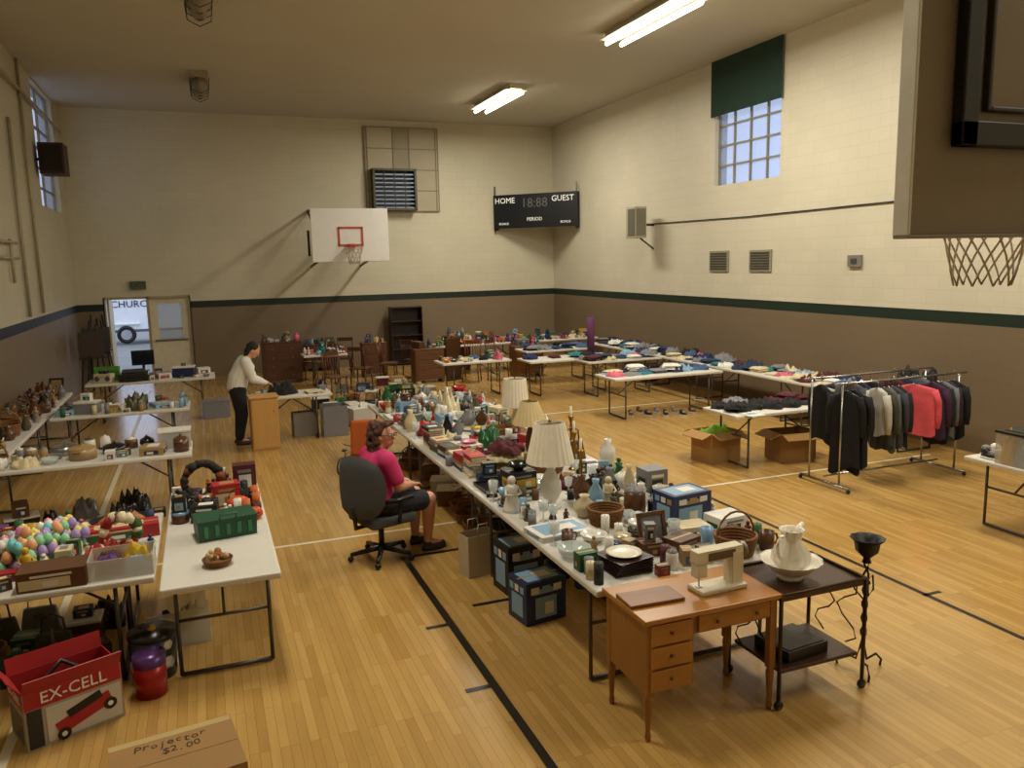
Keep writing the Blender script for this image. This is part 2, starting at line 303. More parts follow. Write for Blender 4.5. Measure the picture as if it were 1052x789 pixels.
# wall items
def boxx(u0,v0,u1,v1,X,dep,sg=-1):
    a=atx(u0,v0,X);b=atx(u1,v1,X); y0,y1=sorted((a.y,b.y)); z0,z1=sorted((a.z,b.z)); return (X+sg*dep/2,(y0+y1)/2,z0),(dep,y1-y0,z1-z0)
for q in ((730,258,749,279),(771,257,793,279)):
    c,d=boxx(*q,XR,.03); g=G(.003); g.box(c,d,M('#8a8470',.5)); 
    for i in range(7): g.box((c[0]-.02,c[1],c[2]+.04+i*(d[2]-.06)/7),(.015,d[1]*.85,.03),M('#3c372d',.6))
    mk('wall_vent','vent','square louvered metal vent grille on block wall',[('wall_vent',g)],group='wall vents')
c,d=boxx(873,262,886,274,XR,.05); mk('thermostat','thermostat','small grey metal control box on block wall',[('thermostat_cover',G(.004).box(c,d,M('#8d8a80',.4,.4))),('dial',G().box((c[0]-.03,c[1],c[2]+d[2]*.3),(.02,d[1]*.4,d[2]*.4),M('#444444',.4)))])
c,d=boxx(652,214,668,244,XR-.3,.32); g=G(.01); g.box((c[0],c[1],c[2]),(.3,.42,.7),M('#a8a28c',.5)); g2=G(.003).box((c[0]-.155,c[1]-.05,c[2]+.05),(.02,.3,.6),M('#5e5a4c',.7)); g2.box((c[0],c[1]-.215,c[2]+.05),(.24,.02,.6),M('#77725f',.7)); g3=G().tube([(c[0]+.1,c[1],c[2]+.3),(XR,c[1],c[2]+.3)],.03,M('#555046',.4,.6)); g3.tube([(c[0]+.1,c[1],c[2]),(XR,c[1],c[2]-.25)],.02,M('#555046',.4,.6))
mk('loudspeaker','speaker','beige box loudspeaker bracketed to block wall',[('speaker_cabinet',g),('speaker_grille',g2),('wall_bracket',g3)])
a=atx(670,230,XR-.02);b=atx(918,207,XR-.02); mk('wall_cable','cable','thin black cable strung along block wall',[('wall_cable',G().tube([a,(a+b)/2-V((0,0,.03)),b],.012,BK,6))])
c,d=boxx(20,136,52,187,XL,.35,1); g=G(.01); y=c[1]; g.box((XL+.3,y,c[2]),(.45,.6,d[2]),M('#3a2419',.6)); 
g.tube([(XL,y,c[2]+.3),(XL+.2,y,c[2]+.3)],.03,BK); g2=G(.003).box((XL+.3,y-.31,c[2]+.05),(.38,.02,d[2]-.1),M('#1b120d',.8))
mk('loudspeaker','speaker','dark brown box loudspeaker on cream wall',[('speaker_cabinet',g),('speaker_grille',g2)])
pp=M('#a69d80',.5,.2)
for us in ((8,120,22,312),(16,60,30,318)):
    a=atx(us[0],us[1],XL+.05); b=V((XL+.05,a.y,2.0)); mk('conduit','pipe','cream painted vertical conduit on block wall',[('conduit',G().tube([(a.x,a.y,min(a.z,ZC)),b],.03,pp))],group='wall conduits')
y=atx(10,260,XL).y; g=G()
for z in (3.0,3.25): g.tube([(XL+.06,y-.9,z),(XL+.06,y+.3,z)],.025,pp)
g.tube([(XL+.06,y-.2,2.6),(XL+.06,y-.2,3.3)],.025,pp); mk('conduit','pipe','cream painted horizontal pipes on block wall',[('conduit',g)],group='wall conduits')
a=atx(0,70,XL+.08);g=G().tube([(XL+.08,a.y-1,a.z),(XL+.08,YB-.5,a.z-.1)],.03,pp); mk('conduit','pipe','cream painted pipe running beneath ceiling',[('conduit',g)],group='wall conduits')
# ---------- light fixtures
def fixture(x,y,lit,L=2.44,e=170):
    z=ZC-.2; g=G(.005); g.box((x,y,z+.1),(.3 if lit else .32,L,.1),M('#cfc8ae' if lit else '#a09880',.5)); P=[('fixture_housing',g)]
    if lit:
        for s in (-1,1): g.box((x+s*.2,y,z+.07),(.14,L,.012),M('#e8e2cc',.4))
        for dx in (-.14,.14): P.append(('fluorescent_tube',G().tube([(x+dx,y-L/2+.03,z+.02),(x+dx,y+L/2-.03,z+.02)],.036,M('#fff4d8',.5,0,0,1,0,10))))
    else:
        t=G(); t.lathe((x,y,z-.18),[(.001,0),(.1,0),(.17,.1),(.18,.28),(.001,.28)],M('#8d8672',.5,.3),20,True,.9,L/.36*.8); P.append(('lamp_cover',t))
        t=G()
        for i in range(4): 
            yy=y-L*.35+L*.7*i/3; t.tube([(x-.18,yy,z+.1),(x-.16,yy,z-.12),(x,yy,z-.2),(x+.16,yy,z-.12),(x+.18,yy,z+.1)],.009,M('#5f5a48',.4,.6),5)
        P.append(('wire_guard',t))
    mk('ceiling_light','light fixture','lit fluorescent twin tube ceiling fixture' if lit else 'unlit ceiling fixture with wire guard',P,group='ceiling lights')
    if lit:
        l=bpy.data.lights.new('tube_light','AREA'); l.shape='RECTANGLE'; l.size=.5; l.size_y=L; l.energy=e; l.color=(1,.94,.8); o=bpy.data.objects.new('tube_light',l); o.location=(x,y,z-.05); COL.objects.link(o)
f2=at(511,102,ZC-.1); f1=at(668,20,ZC-.1)
fixture(f2.x,f2.y,True,e=230); fixture(f1.x,f1.y,True,e=225)
fixture(f1.x,f1.y-4.8,True,e=225); fixture(f1.x,f1.y-9.6,True,e=150)
q1=at(205,90,ZC-.2); q2=at(204,2,ZC-.2); fixture(q1.x,q1.y,False,1.3); fixture(q2.x,q2.y,False,1.3)
fixture(q2.x,max(1,q2.y-6),True,e=165)  # extra lit fixture added out of view to brighten the near backboard
wd=bpy.data.worlds.new('w'); SC.world=wd; wd.use_nodes=True; bg=wd.node_tree.nodes['Background']; bg.inputs[0].default_value=(.56,.66,.88,1); bg.inputs[1].default_value=1.7
# ---------- item library
PAL=[('white','#d9d6cc'),('cream','#cdbf9a'),('red','#a32222'),('navy','#1e2b55'),('green','#1f5a32'),('black','#161616'),('brown','#5a3820'),('yellow','#c9a227'),('pink','#c7637c'),('light blue','#7fa3bf'),('orange','#c5601c'),('gray','#77777a'),('teal','#2b7077'),('purple','#5a3570'),('olive','#4d4a30'),('tan','#9c8052'),('dark blue','#27364f'),('maroon','#4f1d22'),('denim','#3f5878')]
PD=dict(PAL)
KIT=['white','white','cream','white','brown','light blue','gray','black','green','tan','olive','red']; CLO=['navy','black','gray','dark blue','light blue','navy','denim','black','white','black','cream','maroon','dark blue','teal','gray','pink','denim']; TOY=['red','yellow','light blue','pink','green','orange','white','purple','navy','cream']; MIX=[p[0] for p in PAL]; BOOK=['navy','red','black','white','brown','green','cream','maroon','gray','tan']
GOOD=['white','cream','white','brown','gray','black','tan','olive','light blue','white','maroon','green']
def C(n): return PD[n]
def i_book(c,s=1,h=None):
    w,d,h=.15*s,.22*s,h or rnd.uniform(.02,.05); g=G(); m=M(C(c),.5); g.box((0,0,0),(w,d,.003),m); g.box((0,0,h-.003),(w,d,.003),m); g.box((-w/2,0,0),(.004,d,h),m); g.box((.001,0,.003),(w-.008,d-.008,h-.006),M('#cfc6a8',.8))
    g.box((0,0,h),(w*.6,d*.3,.0008),M(C(rnd.choice(MIX)),.6)); return ('book','book',c+' closed book',[('book',g)])
def i_package(c,w=.25,d=.2,h=.12,c2=None,pic=False):
    g=G(.003); m=M(C(c) if c in PD else c,.5); k=M(C(c2 or rnd.choice(MIX)),.5); k2=M(C(rnd.choice(['white','tan','cream','light blue','gray'])),.5); g.box((0,0,0),(w,d,h),m)
    a=rnd.uniform(-.1,.1)*w; wh=M(C('white'),.5)
    g.box((a,-d/2-.0008,h*.12),(w*rnd.uniform(.5,.75),.0016,h*.5),k); g.box((0,-d/2-.0008,h*.7),(w*.6,.0016,h*.12),k2); g.box((-w/2-.0008,0,h*.15),(.0016,d*.6,h*.5),k)
    g.box((a+w*.08,-d/2-.0022,h*.2),(w*.22,.0012,h*.28),k2 if rnd.random()<.6 else wh); g.box((-w/2-.0022,d*.05,h*.24),(.0012,d*.28,h*.26),k2)
    if pic:
        for sx in range(3): g.box((-w*.28+sx*w*.28,-d/2-.003,h*.72),(w*.2,.002,h*.16),[wh,k2,wh][sx]); g.box((-w/2-.003,-d*.28+sx*d*.28,h*.72),(.002,d*.2,h*.16),[k2,wh,k][sx])
        g.box((0,0,h),(w*.8,d*.75,.0012),k); g.box((w*.1,0,h+.001),(w*.35,d*.4,.0012),wh)
    elif rnd.random()<.5: g.box((w*.05,0,h),(w*.55,d*.5,.0014),k2)
    if rnd.random()<.4: g.box((0,0,h),(w,.02,.0018),M('#a8946a',.4))
    return ('package_box','box',(c if c in PD else 'printed')+' printed merchandise box',[('package_box',g)])
def i_plate(c,r=.12):
    g=G().lathe((0,0,0),[(.001,0),(r*.6,0),(r*.65,.006),(r,.02),(r,.024),(r*.65,.012),(.001,.01)],M(C(c),.25),24); return ('plate','plate',c+' round ceramic plate',[('plate',g)])
def i_bowl(c,r=.1,h=.07):
    g=G().lathe((0,0,0),[(.001,0),(r*.45,0),(r*.5,.01),(r*.85,h*.5),(r,h),(r*.96,h),(r*.8,h*.5),(r*.4,.018),(.001,.016)],M(C(c),.2),22); return ('bowl','bowl',c+' ceramic bowl',[('bowl',g)])
def i_mug(c,s=1):
    r,h=.04*s,.1*s; m=M(C(c),.3); g=G().lathe((0,0,0),[(.001,0),(r*.9,0),(r,.01),(r,h),(r*.9,h),(r*.88,.012),(.001,.01)],m,16); k=G().tube([(r*.95,0,h*.8),(r*1.6,0,h*.75),(r*1.75,0,h*.5),(r*1.5,0,h*.25),(r*.95,0,h*.2)],.006*s,m,6)
    return ('mug','mug',c+' ceramic mug with handle',[('mug_body',g),('handle',k)])
def i_vase(c,r=.07,h=.25):
    a=rnd.uniform(.3,.7); g=G().lathe((0,0,0),[(.001,0),(r*.6,0),(r*.65,.01),(r,h*a*.6),(r*.95,h*a),(r*.35,h*.85),(r*.5,h),(r*.42,h),(r*.28,h*.85),(.001,h*.5)],M(C(c),.2),20); return ('vase','vase',c+' glazed ceramic vase',[('vase',g)])
def i_bottle(c,r=.035,h=.24):
    g=G().lathe((0,0,0),[(.001,0),(r,0),(r,h*.6),(r*.4,h*.78),(r*.38,h*.9),(.001,h*.9)],M(C(c),.12),14); g.lathe((0,0,0),[(r*1.02,h*.15),(r*1.02,h*.45)],M('#d8d0b8',.6),14); k=G().lathe((0,0,0),[(r*.42,h*.88),(r*.42,h),(.001,h)],M(C(rnd.choice(MIX)),.4),12)
    return ('bottle','bottle',c+' bottle with paper label',[('bottle_body',g),('cap',k)])
def i_glass(c,s=1):
    m=M('#dfe6e4',.06,0,.02,9,0,0,0,.45); g=G().lathe((0,0,0),[(.001,0),(.032*s,0),(.032*s,.004),(.006*s,.012),(.005*s,.06*s),(.03*s,.08*s),(.038*s,.15*s),(.036*s,.15*s),(.026*s,.08*s),(.001,.07*s)],m,16); return ('drinking_glass','glass','clear stemmed drinking glass',[('drinking_glass',g)])
def i_dish(c,r=.1,h=.06):
    m=M('#c9d2cf',.08,0,.05,9,0,0,0,.6); g=G().lathe((0,0,0),[(.001,0),(r*.5,0),(r*.8,h*.4),(r,h),(r*.95,h),(r*.7,h*.4),(.001,.01)],m,20,True,1,1,.04,10); return ('glass_dish','dish','cut glass serving dish',[('glass_dish',g)])
def i_jar(c,r=.05,h=.14):
    g=G().lathe((0,0,0),[(.001,0),(r,0),(r*1.03,h*.4),(r,h*.8),(r*.8,h*.86),(.001,h*.86)],M(C(c),.3),16); k=G().lathe((0,0,0),[(r*.86,h*.85),(r*.86,h*.93),(r*.3,h*.96),(r*.2,h*1.06),(.001,h*1.06)],M(C(rnd.choice(['brown','white','gray'])),.4),14); return ('canister','jar',c+' lidded ceramic canister',[('canister_body',g),('lid',k)])
def i_basket(c,r=.14,h=.12,hd=True):
    m=M('#7a5228',.8,0,.35,30,.6); g=G()
    for i in range(7): q=r*(.8+.2*i/6); ring(0,0,h*(i+.5)/7,q,h/13,m,g,20)
    g.lathe((0,0,0),[(.001,.004),(r*.8,.004)],m,20); P=[('basket_body',g)]
    if hd: P.append(('handle',G().tube([(r*math.cos(a),0,h*.9+r*1.2*math.sin(a)) for a in [math.pi*i/10 for i in range(11)]],.008,m,6)))
    return ('basket','basket','brown woven wicker basket',P)
def i_frame(c,w=.25,h=.32):
    g=G(.003); T=Matrix.Rotation(-.25,4,'X'); g.T=T; m=M(C(c),.4)
    for x in (-w/2,w/2): g.box((x,0,0),(.03,.02,h),m)
    for z in (0,h-.03): g.box((0,0,z),(w,.02,.03),m)
    k=G(); k.T=T; k.box((0,.004,.02),(w-.02,.006,h-.04),M(C(rnd.choice(['gray','cream','olive','tan','gray'])),.4,0,.5,14)); e=G(); e.tube([(0,.07,.0),(0,h*.12,h*.6)],.008,m)
    return ('picture_frame','picture frame',c+' framed picture propped upright',[('frame',g),('picture',k),('easel_leg',e)])
def i_lamp(c,r=.18,h=.65,base='white',hs=None,low=.5,rt=.52,hexs=None):
    hs=hs or h*.42; zb=h-hs; g=G().lathe((0,0,0),[(.001,0),(r*.45,0),(r*.45,.02),(r*.2,.035),(r*.22,.05),(r*low,zb*.35),(r*low*.95,zb*.55),(r*.15,zb*.85),(.012,zb*.95),(.012,h-.04),(.001,h-.04)],M(C(base) if base in PD else base,.3),20)
    s=G().lathe((0,0,0),[(r,zb),(r*rt,h),(r*rt*.97,h),(r*.98,zb)],M(hexs or C(c),.8,0,.06),48,False,1,1,.02,24); s.tube([(-r*.5,0,h-.01),(r*.5,0,h-.01)],.004,BK,5); k=G().ball((0,0,h+.012),.014,M('#8a6a2a',.3,.8),8)
    return ('table_lamp','lamp',c+' pleated shade table lamp',[('lamp_base',g),('lamp_shade',s),('finial',k)])
def i_plush(c,s=1):
    m=M(C(c),.95,0,.2,30,.8); m2=M('#d8c9a8',.95); g=G(); g.ball((0,0,.075*s),(.07*s,.065*s,.08*s),m); g.ball((0,-.01*s,.185*s),(.06*s,.055*s,.055*s),m)
    for x in (-1,1): g.ball((x*.045*s,0,.235*s),.022*s,m,8); g.ball((x*.085*s,-.02*s,.09*s),(.025*s,.025*s,.05*s),m,8); g.ball((x*.05*s,-.07*s,.028*s),(.03*s,.045*s,.028*s),m,8); 
    g.ball((0,-.055*s,.175*s),(.025*s,.02*s,.02*s),m2,8); P=[('plush_body',g)]
    for x in (-1,1): P.append(('eye',G().ball((x*.02*s,-.06*s,.2*s),.007*s,BK,6)))
    return ('plush_toy','toy',c+' seated plush animal toy',P)
def i_ball(c,r=.06):
    g=G().ball((0,0,r),r,M(C(c),.4),16); ring(0,0,r,r*1.002,.003,M(C(rnd.choice(TOY)),.4),g,20); return ('toy_ball','ball',c+' toy ball with stripe',[('toy_ball',g)])
def i_egg(c,hx=None,s=1):
    g=G().lathe((0,0,0),[(.001,0),(.014*s,.004*s),(.024*s,.02*s),(.024*s,.032*s),(.016*s,.054*s),(.001,.064*s)],M(hx or C(c),.35),10); return ('plastic_egg','toy egg',c+' plastic easter egg',[('plastic_egg',g)])
def i_pumpkin(c='orange',r=.09,h=.13):
    g=G().lathe((0,0,0),[(.001,.01),(r*.5,0),(r*.95,h*.25),(r,h*.5),(r*.8,h*.8),(r*.3,h*.92),(.001,h*.88)],M('#d0521a',.45),32,True,1,1,.07,8); f=G()
    for x in (-.35,.35): f.add([(r*(x-.16),-r*.96,h*.52),(r*(x+.16),-r*.96,h*.52),(r*x,-r*.96,h*.74)],[(0,1,2)],BK)
    f.add([(r*a,-r*1.0,h*b) for a,b in ((-.5,.42),(-.25,.25),(.25,.25),(.5,.42),(.15,.34),(-.15,.34))],[(0,1,2,3,4,5)],BK)
    return ('plastic_pumpkin','pumpkin','orange plastic jack-o-lantern pail',[('pumpkin_body',g),('carved_face',f),('handle',G().tube([(r*.8*math.cos(math.pi*i/8),0,h*.8+r*.9*math.sin(math.pi*i/8)) for i in range(9)],.004,BK,5))])
def i_flowers(c,s=1):
    g=G().lathe((0,0,0),[(.001,0),(.04*s,0),(.055*s,.09*s),(.05*s,.09*s),(.001,.07*s)],M(C(rnd.choice(KIT)),.4),14); k=G();l=G()
    for i in range(14):
        a=rnd.uniform(0,6.28);r=rnd.uniform(.01,.09)*s;z=rnd.uniform(.17,.28)*s; k.ball((r*math.cos(a),r*math.sin(a),z),(.022*s,.022*s,.016*s),M(C(c),.7),7); l.tube([(0,0,.07*s),(r*.5*math.cos(a),r*.5*math.sin(a),z*.7),(r*math.cos(a),r*math.sin(a),z)],.003*s,M('#2f5a26',.7),4); a+=.5;l.ball((r*math.cos(a),r*math.sin(a),z*.8),(.03*s,.012*s,.006*s),M('#2f5a26',.7),6)
    return ('flower_arrangement','flowers',c+' artificial flowers in small pot',[('pot',g),('blossoms',k),('stems',l)])
def i_folded(c,w=.32,d=.26,n=2):
    h=rnd.uniform(.022,.04); g=G(); sd=rnd.random()*50; m=M(C(c),.95,0,.25,25)
    for i in range(n): g.cloth((rnd.uniform(-.012,.012),rnd.uniform(-.012,.012),i*h*.8),w,d,h,m,10,False,.3,sd+i)
    return ('folded_garment','clothing',c+' folded garment',[('folded_garment',g)])
def i_crumple(c,w=.4,d=.35,h=.09):
    g=G().cloth((0,0,0),w,d,h,M(C(c),.95,0,.35,14),16,True,.9,rnd.random()*50)
    g.tube([(-w*.25,-d*.1,h*.55),(-w*.38,-d*.3,h*.35),(-w*.2,-d*.42,.03)],[.04,.035,.03],M(C(c),.95,0,.35,14),7); return ('crumpled_garment','clothing',c+' loosely heaped garment',[('crumpled_garment',g)])
def i_shoe(c,s=1):
    m=M(C(c),.5); g=G().lathe((0,.0,.0),[(.001,.02),(.045,.02),(.042,.045),(.03,.06),(.001,.065)],m,14,True,.9,2.2); g.ball((0,.05,.07),(.036,.05,.04),m,10); k=G().lathe((0,0,0),[(.001,0),(.046,0),(.046,.022),(.001,.022)],M('#cfcabb',.6),14,True,.95,2.25); l=G()
    for i in range(3): l.tube([(-.025,-.02+i*.02,.066+i*.008),(.025,-.02+i*.02,.066+i*.008)],.004,M('#d0d0c8',.8),4)
    return ('shoe','shoe',c+' low lace-up shoe',[('upper',g),('sole',k),('laces',l)])
def i_handbag(c,s=1):
    g=G(.015*s).box((0,0,0),(.28*s,.12*s,.2*s),M(C(c),.5),0,.8,.4); k=G().tube([(-.08*s,0,.19*s),(-.07*s,0,.3*s),(0,0,.34*s),(.07*s,0,.3*s),(.08*s,0,.19*s)],.008*s,M(C(c),.5),6); z=G().box((0,-.05*s,.13*s),(.06*s,.03*s,.03*s),M('#b09040',.3,.9)); return ('handbag','bag',c+' handbag with loop handle',[('bag_body',g),('handle',k),('clasp',z)])
def i_pot(c,r=.11,h=.12):
    m=M('#9a9a98',.25,.8) if c in('gray','white') else M(C(c),.3); g=G().lathe((0,0,0),[(.001,0),(r,0),(r,h),(r*.96,h),(r*.96,.01),(.001,.01)],m,22); k=G().lathe((0,0,0),[(r*1.02,h),(r*.7,h+.02),(.02,h+.03),(.012,h+.05),(.001,h+.052)],m,22); P=[('pot_body',g),('lid',k)]
    for s in (-1,1): P.append(('handle',G().tube([(s*r,-.03,h*.75),(s*(r+.035),-.02,h*.78),(s*(r+.035),.02,h*.78),(s*r,.03,h*.75)],.006,BK,6)))
    return ('cooking_pot','pot',c+' lidded cooking pot',P)
def i_tub(c,w=.4,d=.3,h=.25,lid='white',al=None,cols=None):
    m=M(C(c),.3,0,.06,4,0,0,0,al or (.55 if c in('white','light blue') else 1)); g=G(.008)
    t=.006
    for x in (-1,1): g.box((x*w*.47,0,0),(t,d*.94,h),m)
    for y in (-1,1): g.box((0,y*d*.47,0),(w*.94,t,h),m)
    g.box((0,0,0),(w*.94,d*.94,t),m); P=[('tub_body',g)]
    if lid: l=G(.008).box((0,0,h),(w,d,.025),M(C(lid),.35)); l.box((0,0,h+.024),(w*.7,d*.7,.008),M(C(lid),.35)); P.append(('lid',l))
    for q in range(4): k=G(.01); x=(-1)**q*w*.2; y=(d*.2 if q>1 else -d*.2); k.cloth((x,y,.01),w*.42,d*.42,h*rnd.uniform(.6,1.0),M(C(cols[q] if cols else rnd.choice(MIX)),.8),8,False,.5,rnd.random()*9); P.append(('contents',k))
    return ('plastic_tub','storage tub',c+' plastic storage tub',P)
def i_radio(c='black',w=.32,d=.16,h=.16):
    g=G(.01).box((0,0,0),(w,d,h),M(C(c),.4)); P=[('radio_body',g)]
    for x in (-1,1): s=G(); s.T=Matrix.Translation((x*w*.3,-d/2,h*.45))@Matrix.Rotation(math.pi/2,4,'X'); s.lathe((0,0,0),[(.001,.004),(h*.25,.006),(h*.3,.0)],M('#4c4c4c',.5),16); P.append(('speaker_cone',s))
    P.append(('display',G(.002).box((0,-d/2-.004,h*.5),(w*.2,.008,h*.25),M('#9db0a6',.3)))); return ('radio','radio',c+' stereo radio with two speakers',P)
def i_toaster(c='gray'):
    g=G(.02).box((0,0,.01),(.27,.15,.18),M('#a5a5a2',.25,.8),0,.95,.9); k=G(); k.box((0,-.03,.189),(.2,.02,.003),BK); k.box((0,.03,.189),(.2,.02,.003),BK); l=G(.003).box((.145,0,.11),(.03,.04,.015),BK); return ('toaster','toaster','chrome two slot toaster',[('toaster_body',g),('slots',k),('lever',l)])
def i_tin(c,r=.1,h=.1):
    g=G().lathe((0,0,0),[(.001,0),(r,0),(r,h*.8),(.001,h*.8)],M(C(c),.3,.3),22); k=G().lathe((0,0,0),[(r*1.03,h*.75),(r*1.03,h),(.001,h)],M(C(rnd.choice(TOY)),.3,.3),22); return ('cookie_tin','tin',c+' round lidded cookie tin',[('tin_body',g),('lid',k)])
def i_candle(c,h=.14):
    g=G().lathe((0,0,0),[(.001,0),(.032,0),(.032,h),(.001,h-.004)],M(C(c),.6),14); k=G().tube([(0,0,h-.01),(.002,0,h+.015)],.002,BK,4); return ('candle','candle',c+' pillar candle',[('wax',g),('wick',k)])
def i_figurine(c,h=.18):
    m=M(C(c),.35); r=h*.25; g=G().lathe((0,0,0),[(.001,0),(r*1.1,0),(r*1.1,h*.06),(r,h*.1),(r*.55,h*.5),(r*.75,h*.68),(r*.25,h*.78),(.001,h*.78)],m,16); g.ball((0,0,h*.87),r*.48,m,10)
    for x in (-1,1): g.tube([(x*r*.6,0,h*.66),(x*r*.9,-r*.4,h*.5),(x*r*.2,-r*.8,h*.48)],r*.16,m,6)
    return ('figurine','figurine',c+' ceramic standing figurine',[('figurine',g)])
def i_clock(c,r=.09):
    g=G(.004).box((0,0,0),(r*2.4,.06,.03),M(C(c),.4)); g.T=Matrix.Translation((0,.02,r+.03))@Matrix.Rotation(math.pi/2,4,'X'); g.lathe((0,0,0),[(.001,-.0),(r*1.1,0),(r*1.1,.04),(r,.045),(.001,.04)],M(C(c),.4),22); f=G(); f.T=g.T; f.lathe((0,0,.042),[(.001,0),(r*.92,0)],M('#e0dcc8',.5),22); f.tube([(0,0,.048),(0,r*.7,.048)],.003,BK,4); f.tube([(0,0,.048),(r*.5,0,.048)],.003,BK,4)
    return ('mantel_clock','clock',c+' round face mantel clock',[('clock_case',g),('dial',f)])
def i_hat(c):
    m=M(C(c),.9); g=G().lathe((0,0,0),[(.16,.004),(.1,.012),(.09,.02),(.085,.09),(.06,.11),(.001,.105)],m,20); g.lathe((0,0,0),[(.092,.02),(.09,.04)],M(C(rnd.choice(MIX)),.7),20); return ('hat','hat',c+' brimmed hat',[('hat',g)])
def i_teapot(c,s=1):
    r=.08*s; m=M(C(c),.2); g=G().lathe((0,0,0),[(.001,0),(r*.6,0),(r,r*.7),(r*.9,r*1.2),(r*.4,r*1.5),(.001,r*1.5)],m,18); l=G().lathe((0,0,0),[(r*.42,r*1.48),(r*.3,r*1.62),(.01,r*1.68),(.014,r*1.8),(.001,r*1.85)],m,14); sp=G().tube([(r*.8,0,r*.5),(r*1.3,0,r*.8),(r*1.6,0,r*1.4)],[r*.2,r*.13,r*.09],m,8); h=G().tube([(-r*.85,0,r*1.15),(-r*1.5,0,r*1.1),(-r*1.5,0,r*.6),(-r*.95,0,r*.5)],r*.08,m,6)
    return ('teapot','teapot',c+' ceramic teapot with lid',[('pot_body',g),('lid',l),('spout',sp),('handle',h)])
def i_tray(c,w=.4,d=.28):
    g=G(.004); m=M(C(c),.35); g.box((0,0,0),(w,d,.008),m)
    for x in (-1,1): g.box((x*w/2,0,0),(.012,d,.03),m)
    for y in (-1,1): g.box((0,y*d/2,0),(w,.012,.03),m)
    return ('serving_tray','tray',c+' rectangular serving tray',[('serving_tray',g)])
def i_toycar(c,s=1):
    g=G(.012*s); m=M(C(c),.3); g.box((0,0,.025*s),(.2*s,.1*s,.05*s),m); g.box((-.01*s,0,.075*s),(.1*s,.09*s,.04*s),m,0,.7,.85); P=[('car_body',g)]
    for x in (-.06,.06):
        for y in (-.05,.05):
            w=G(); w.T=Matrix.Translation((x*s,y*s,.026*s))@Matrix.Rotation(math.pi/2,4,'X'); w.lathe((0,0,0),[(.001,.012*s),(.026*s,.012*s),(.026*s,-.012*s),(.001,-.012*s)],BK,12); P.append(('wheel',w))
    return ('toy_car','toy',c+' plastic toy car',P)
def i_bagp(c,s=1):
    g=G().cloth((0,0,0),.3*s,.22*s,.18*s,M(C(c),.25,0,.3,8),14,True,.9,rnd.random()*50); g.tube([(-.03*s,0,.14*s),(0,0,.22*s),(.03*s,0,.14*s)],.008*s,M(C(c),.25,0,.3,8),5); return ('plastic_bag','bag',c+' tied plastic bag of goods',[('plastic_bag',g)])
def i_papers(c):
    g=G(); 
    for i in range(4): g.box((rnd.uniform(-.01,.01),rnd.uniform(-.01,.01),i*.003),(.21,.28,.002),M('#dcd9ce',.7),rnd.uniform(-.15,.15))
    g.box((0,0,.012),(.15,.1,.0008),M(C(rnd.choice(MIX)),.6)); return ('paper_stack','paper','loose stack of white papers',[('paper_stack',g)])
KF=dict(papers=i_papers,book=lambda c:i_book(c,rnd.uniform(.85,1.3)),package=lambda c:i_package(c,rnd.uniform(.15,.36),rnd.uniform(.12,.26),rnd.uniform(.05,.2)),small=lambda c:i_package(c,rnd.uniform(.07,.14),rnd.uniform(.05,.11),rnd.uniform(.03,.13)),game=lambda c:i_package(c,rnd.uniform(.25,.4),rnd.uniform(.2,.3),rnd.uniform(.03,.08)),plate=lambda c:i_plate(c,rnd.uniform(.08,.14)),bowl=lambda c:i_bowl(c,rnd.uniform(.07,.14),rnd.uniform(.05,.1)),mug=lambda c:i_mug(c,rnd.uniform(.9,1.2)),vase=lambda c:i_vase(c,rnd.uniform(.05,.09),rnd.uniform(.14,.28)),bottle=lambda c:i_bottle(c,rnd.uniform(.025,.04),rnd.uniform(.14,.24)),glass=lambda c:i_glass(c,rnd.uniform(.9,1.3)),dish=lambda c:i_dish(c,rnd.uniform(.07,.13),rnd.uniform(.05,.09)),jar=lambda c:i_jar(c,rnd.uniform(.04,.08),rnd.uniform(.08,.17)),basket=lambda c:i_basket(c,rnd.uniform(.11,.19),rnd.uniform(.08,.16)),frame=lambda c:i_frame(c,rnd.uniform(.16,.3),rnd.uniform(.2,.34)),plush=lambda c:i_plush(c,rnd.uniform(.7,1.15)),ball=lambda c:i_ball(c,rnd.uniform(.04,.08)),flowers=lambda c:i_flowers(c,rnd.uniform(.8,1.2)),folded=lambda c:i_folded(c,rnd.uniform(.24,.36),rnd.uniform(.2,.3),rnd.choice([1,2,3])),crumple=lambda c:i_crumple(c,rnd.uniform(.3,.45),rnd.uniform(.25,.4),rnd.uniform(.05,.1)),linen=lambda c:i_crumple(c,rnd.uniform(.18,.32),rnd.uniform(.15,.26),rnd.uniform(.04,.09)),shoe=i_shoe,handbag=i_handbag,pot=lambda c:i_pot(c,rnd.uniform(.08,.14),rnd.uniform(.07,.15)),tub=lambda c:i_tub(c,rnd.uniform(.25,.4),rnd.uniform(.2,.3),rnd.uniform(.12,.2)),radio=i_radio,toaster=i_toaster,tin=lambda c:i_tin(c,rnd.uniform(.05,.1),rnd.uniform(.05,.1)),candle=lambda c:i_candle(c,rnd.uniform(.06,.15)),figurine=lambda c:i_figurine(c,rnd.uniform(.1,.22)),clock=i_clock,hat=i_hat,teapot=i_teapot,tray=i_tray,toycar=lambda c:i_toycar(c,rnd.uniform(.8,1.3)),egg=i_egg,bag=lambda c:i_bagp(c,rnd.uniform(.8,1.3)))
OCC={}; TABS=[]
def aabb(parts,rz):
    co,si=math.cos(rz),math.sin(rz); X=[];Y=[];Z=[]
    def go(P):
        for p in P:
            for v in p[1].v: X.append(v[0]*co-v[1]*si); Y.append(v[0]*si+v[1]*co); Z.append(v[2])
            if len(p)>2 and isinstance(p[2],list): go(p[2])
    go(parts); return min(X),max(X),min(Y),max(Y),max(Z)
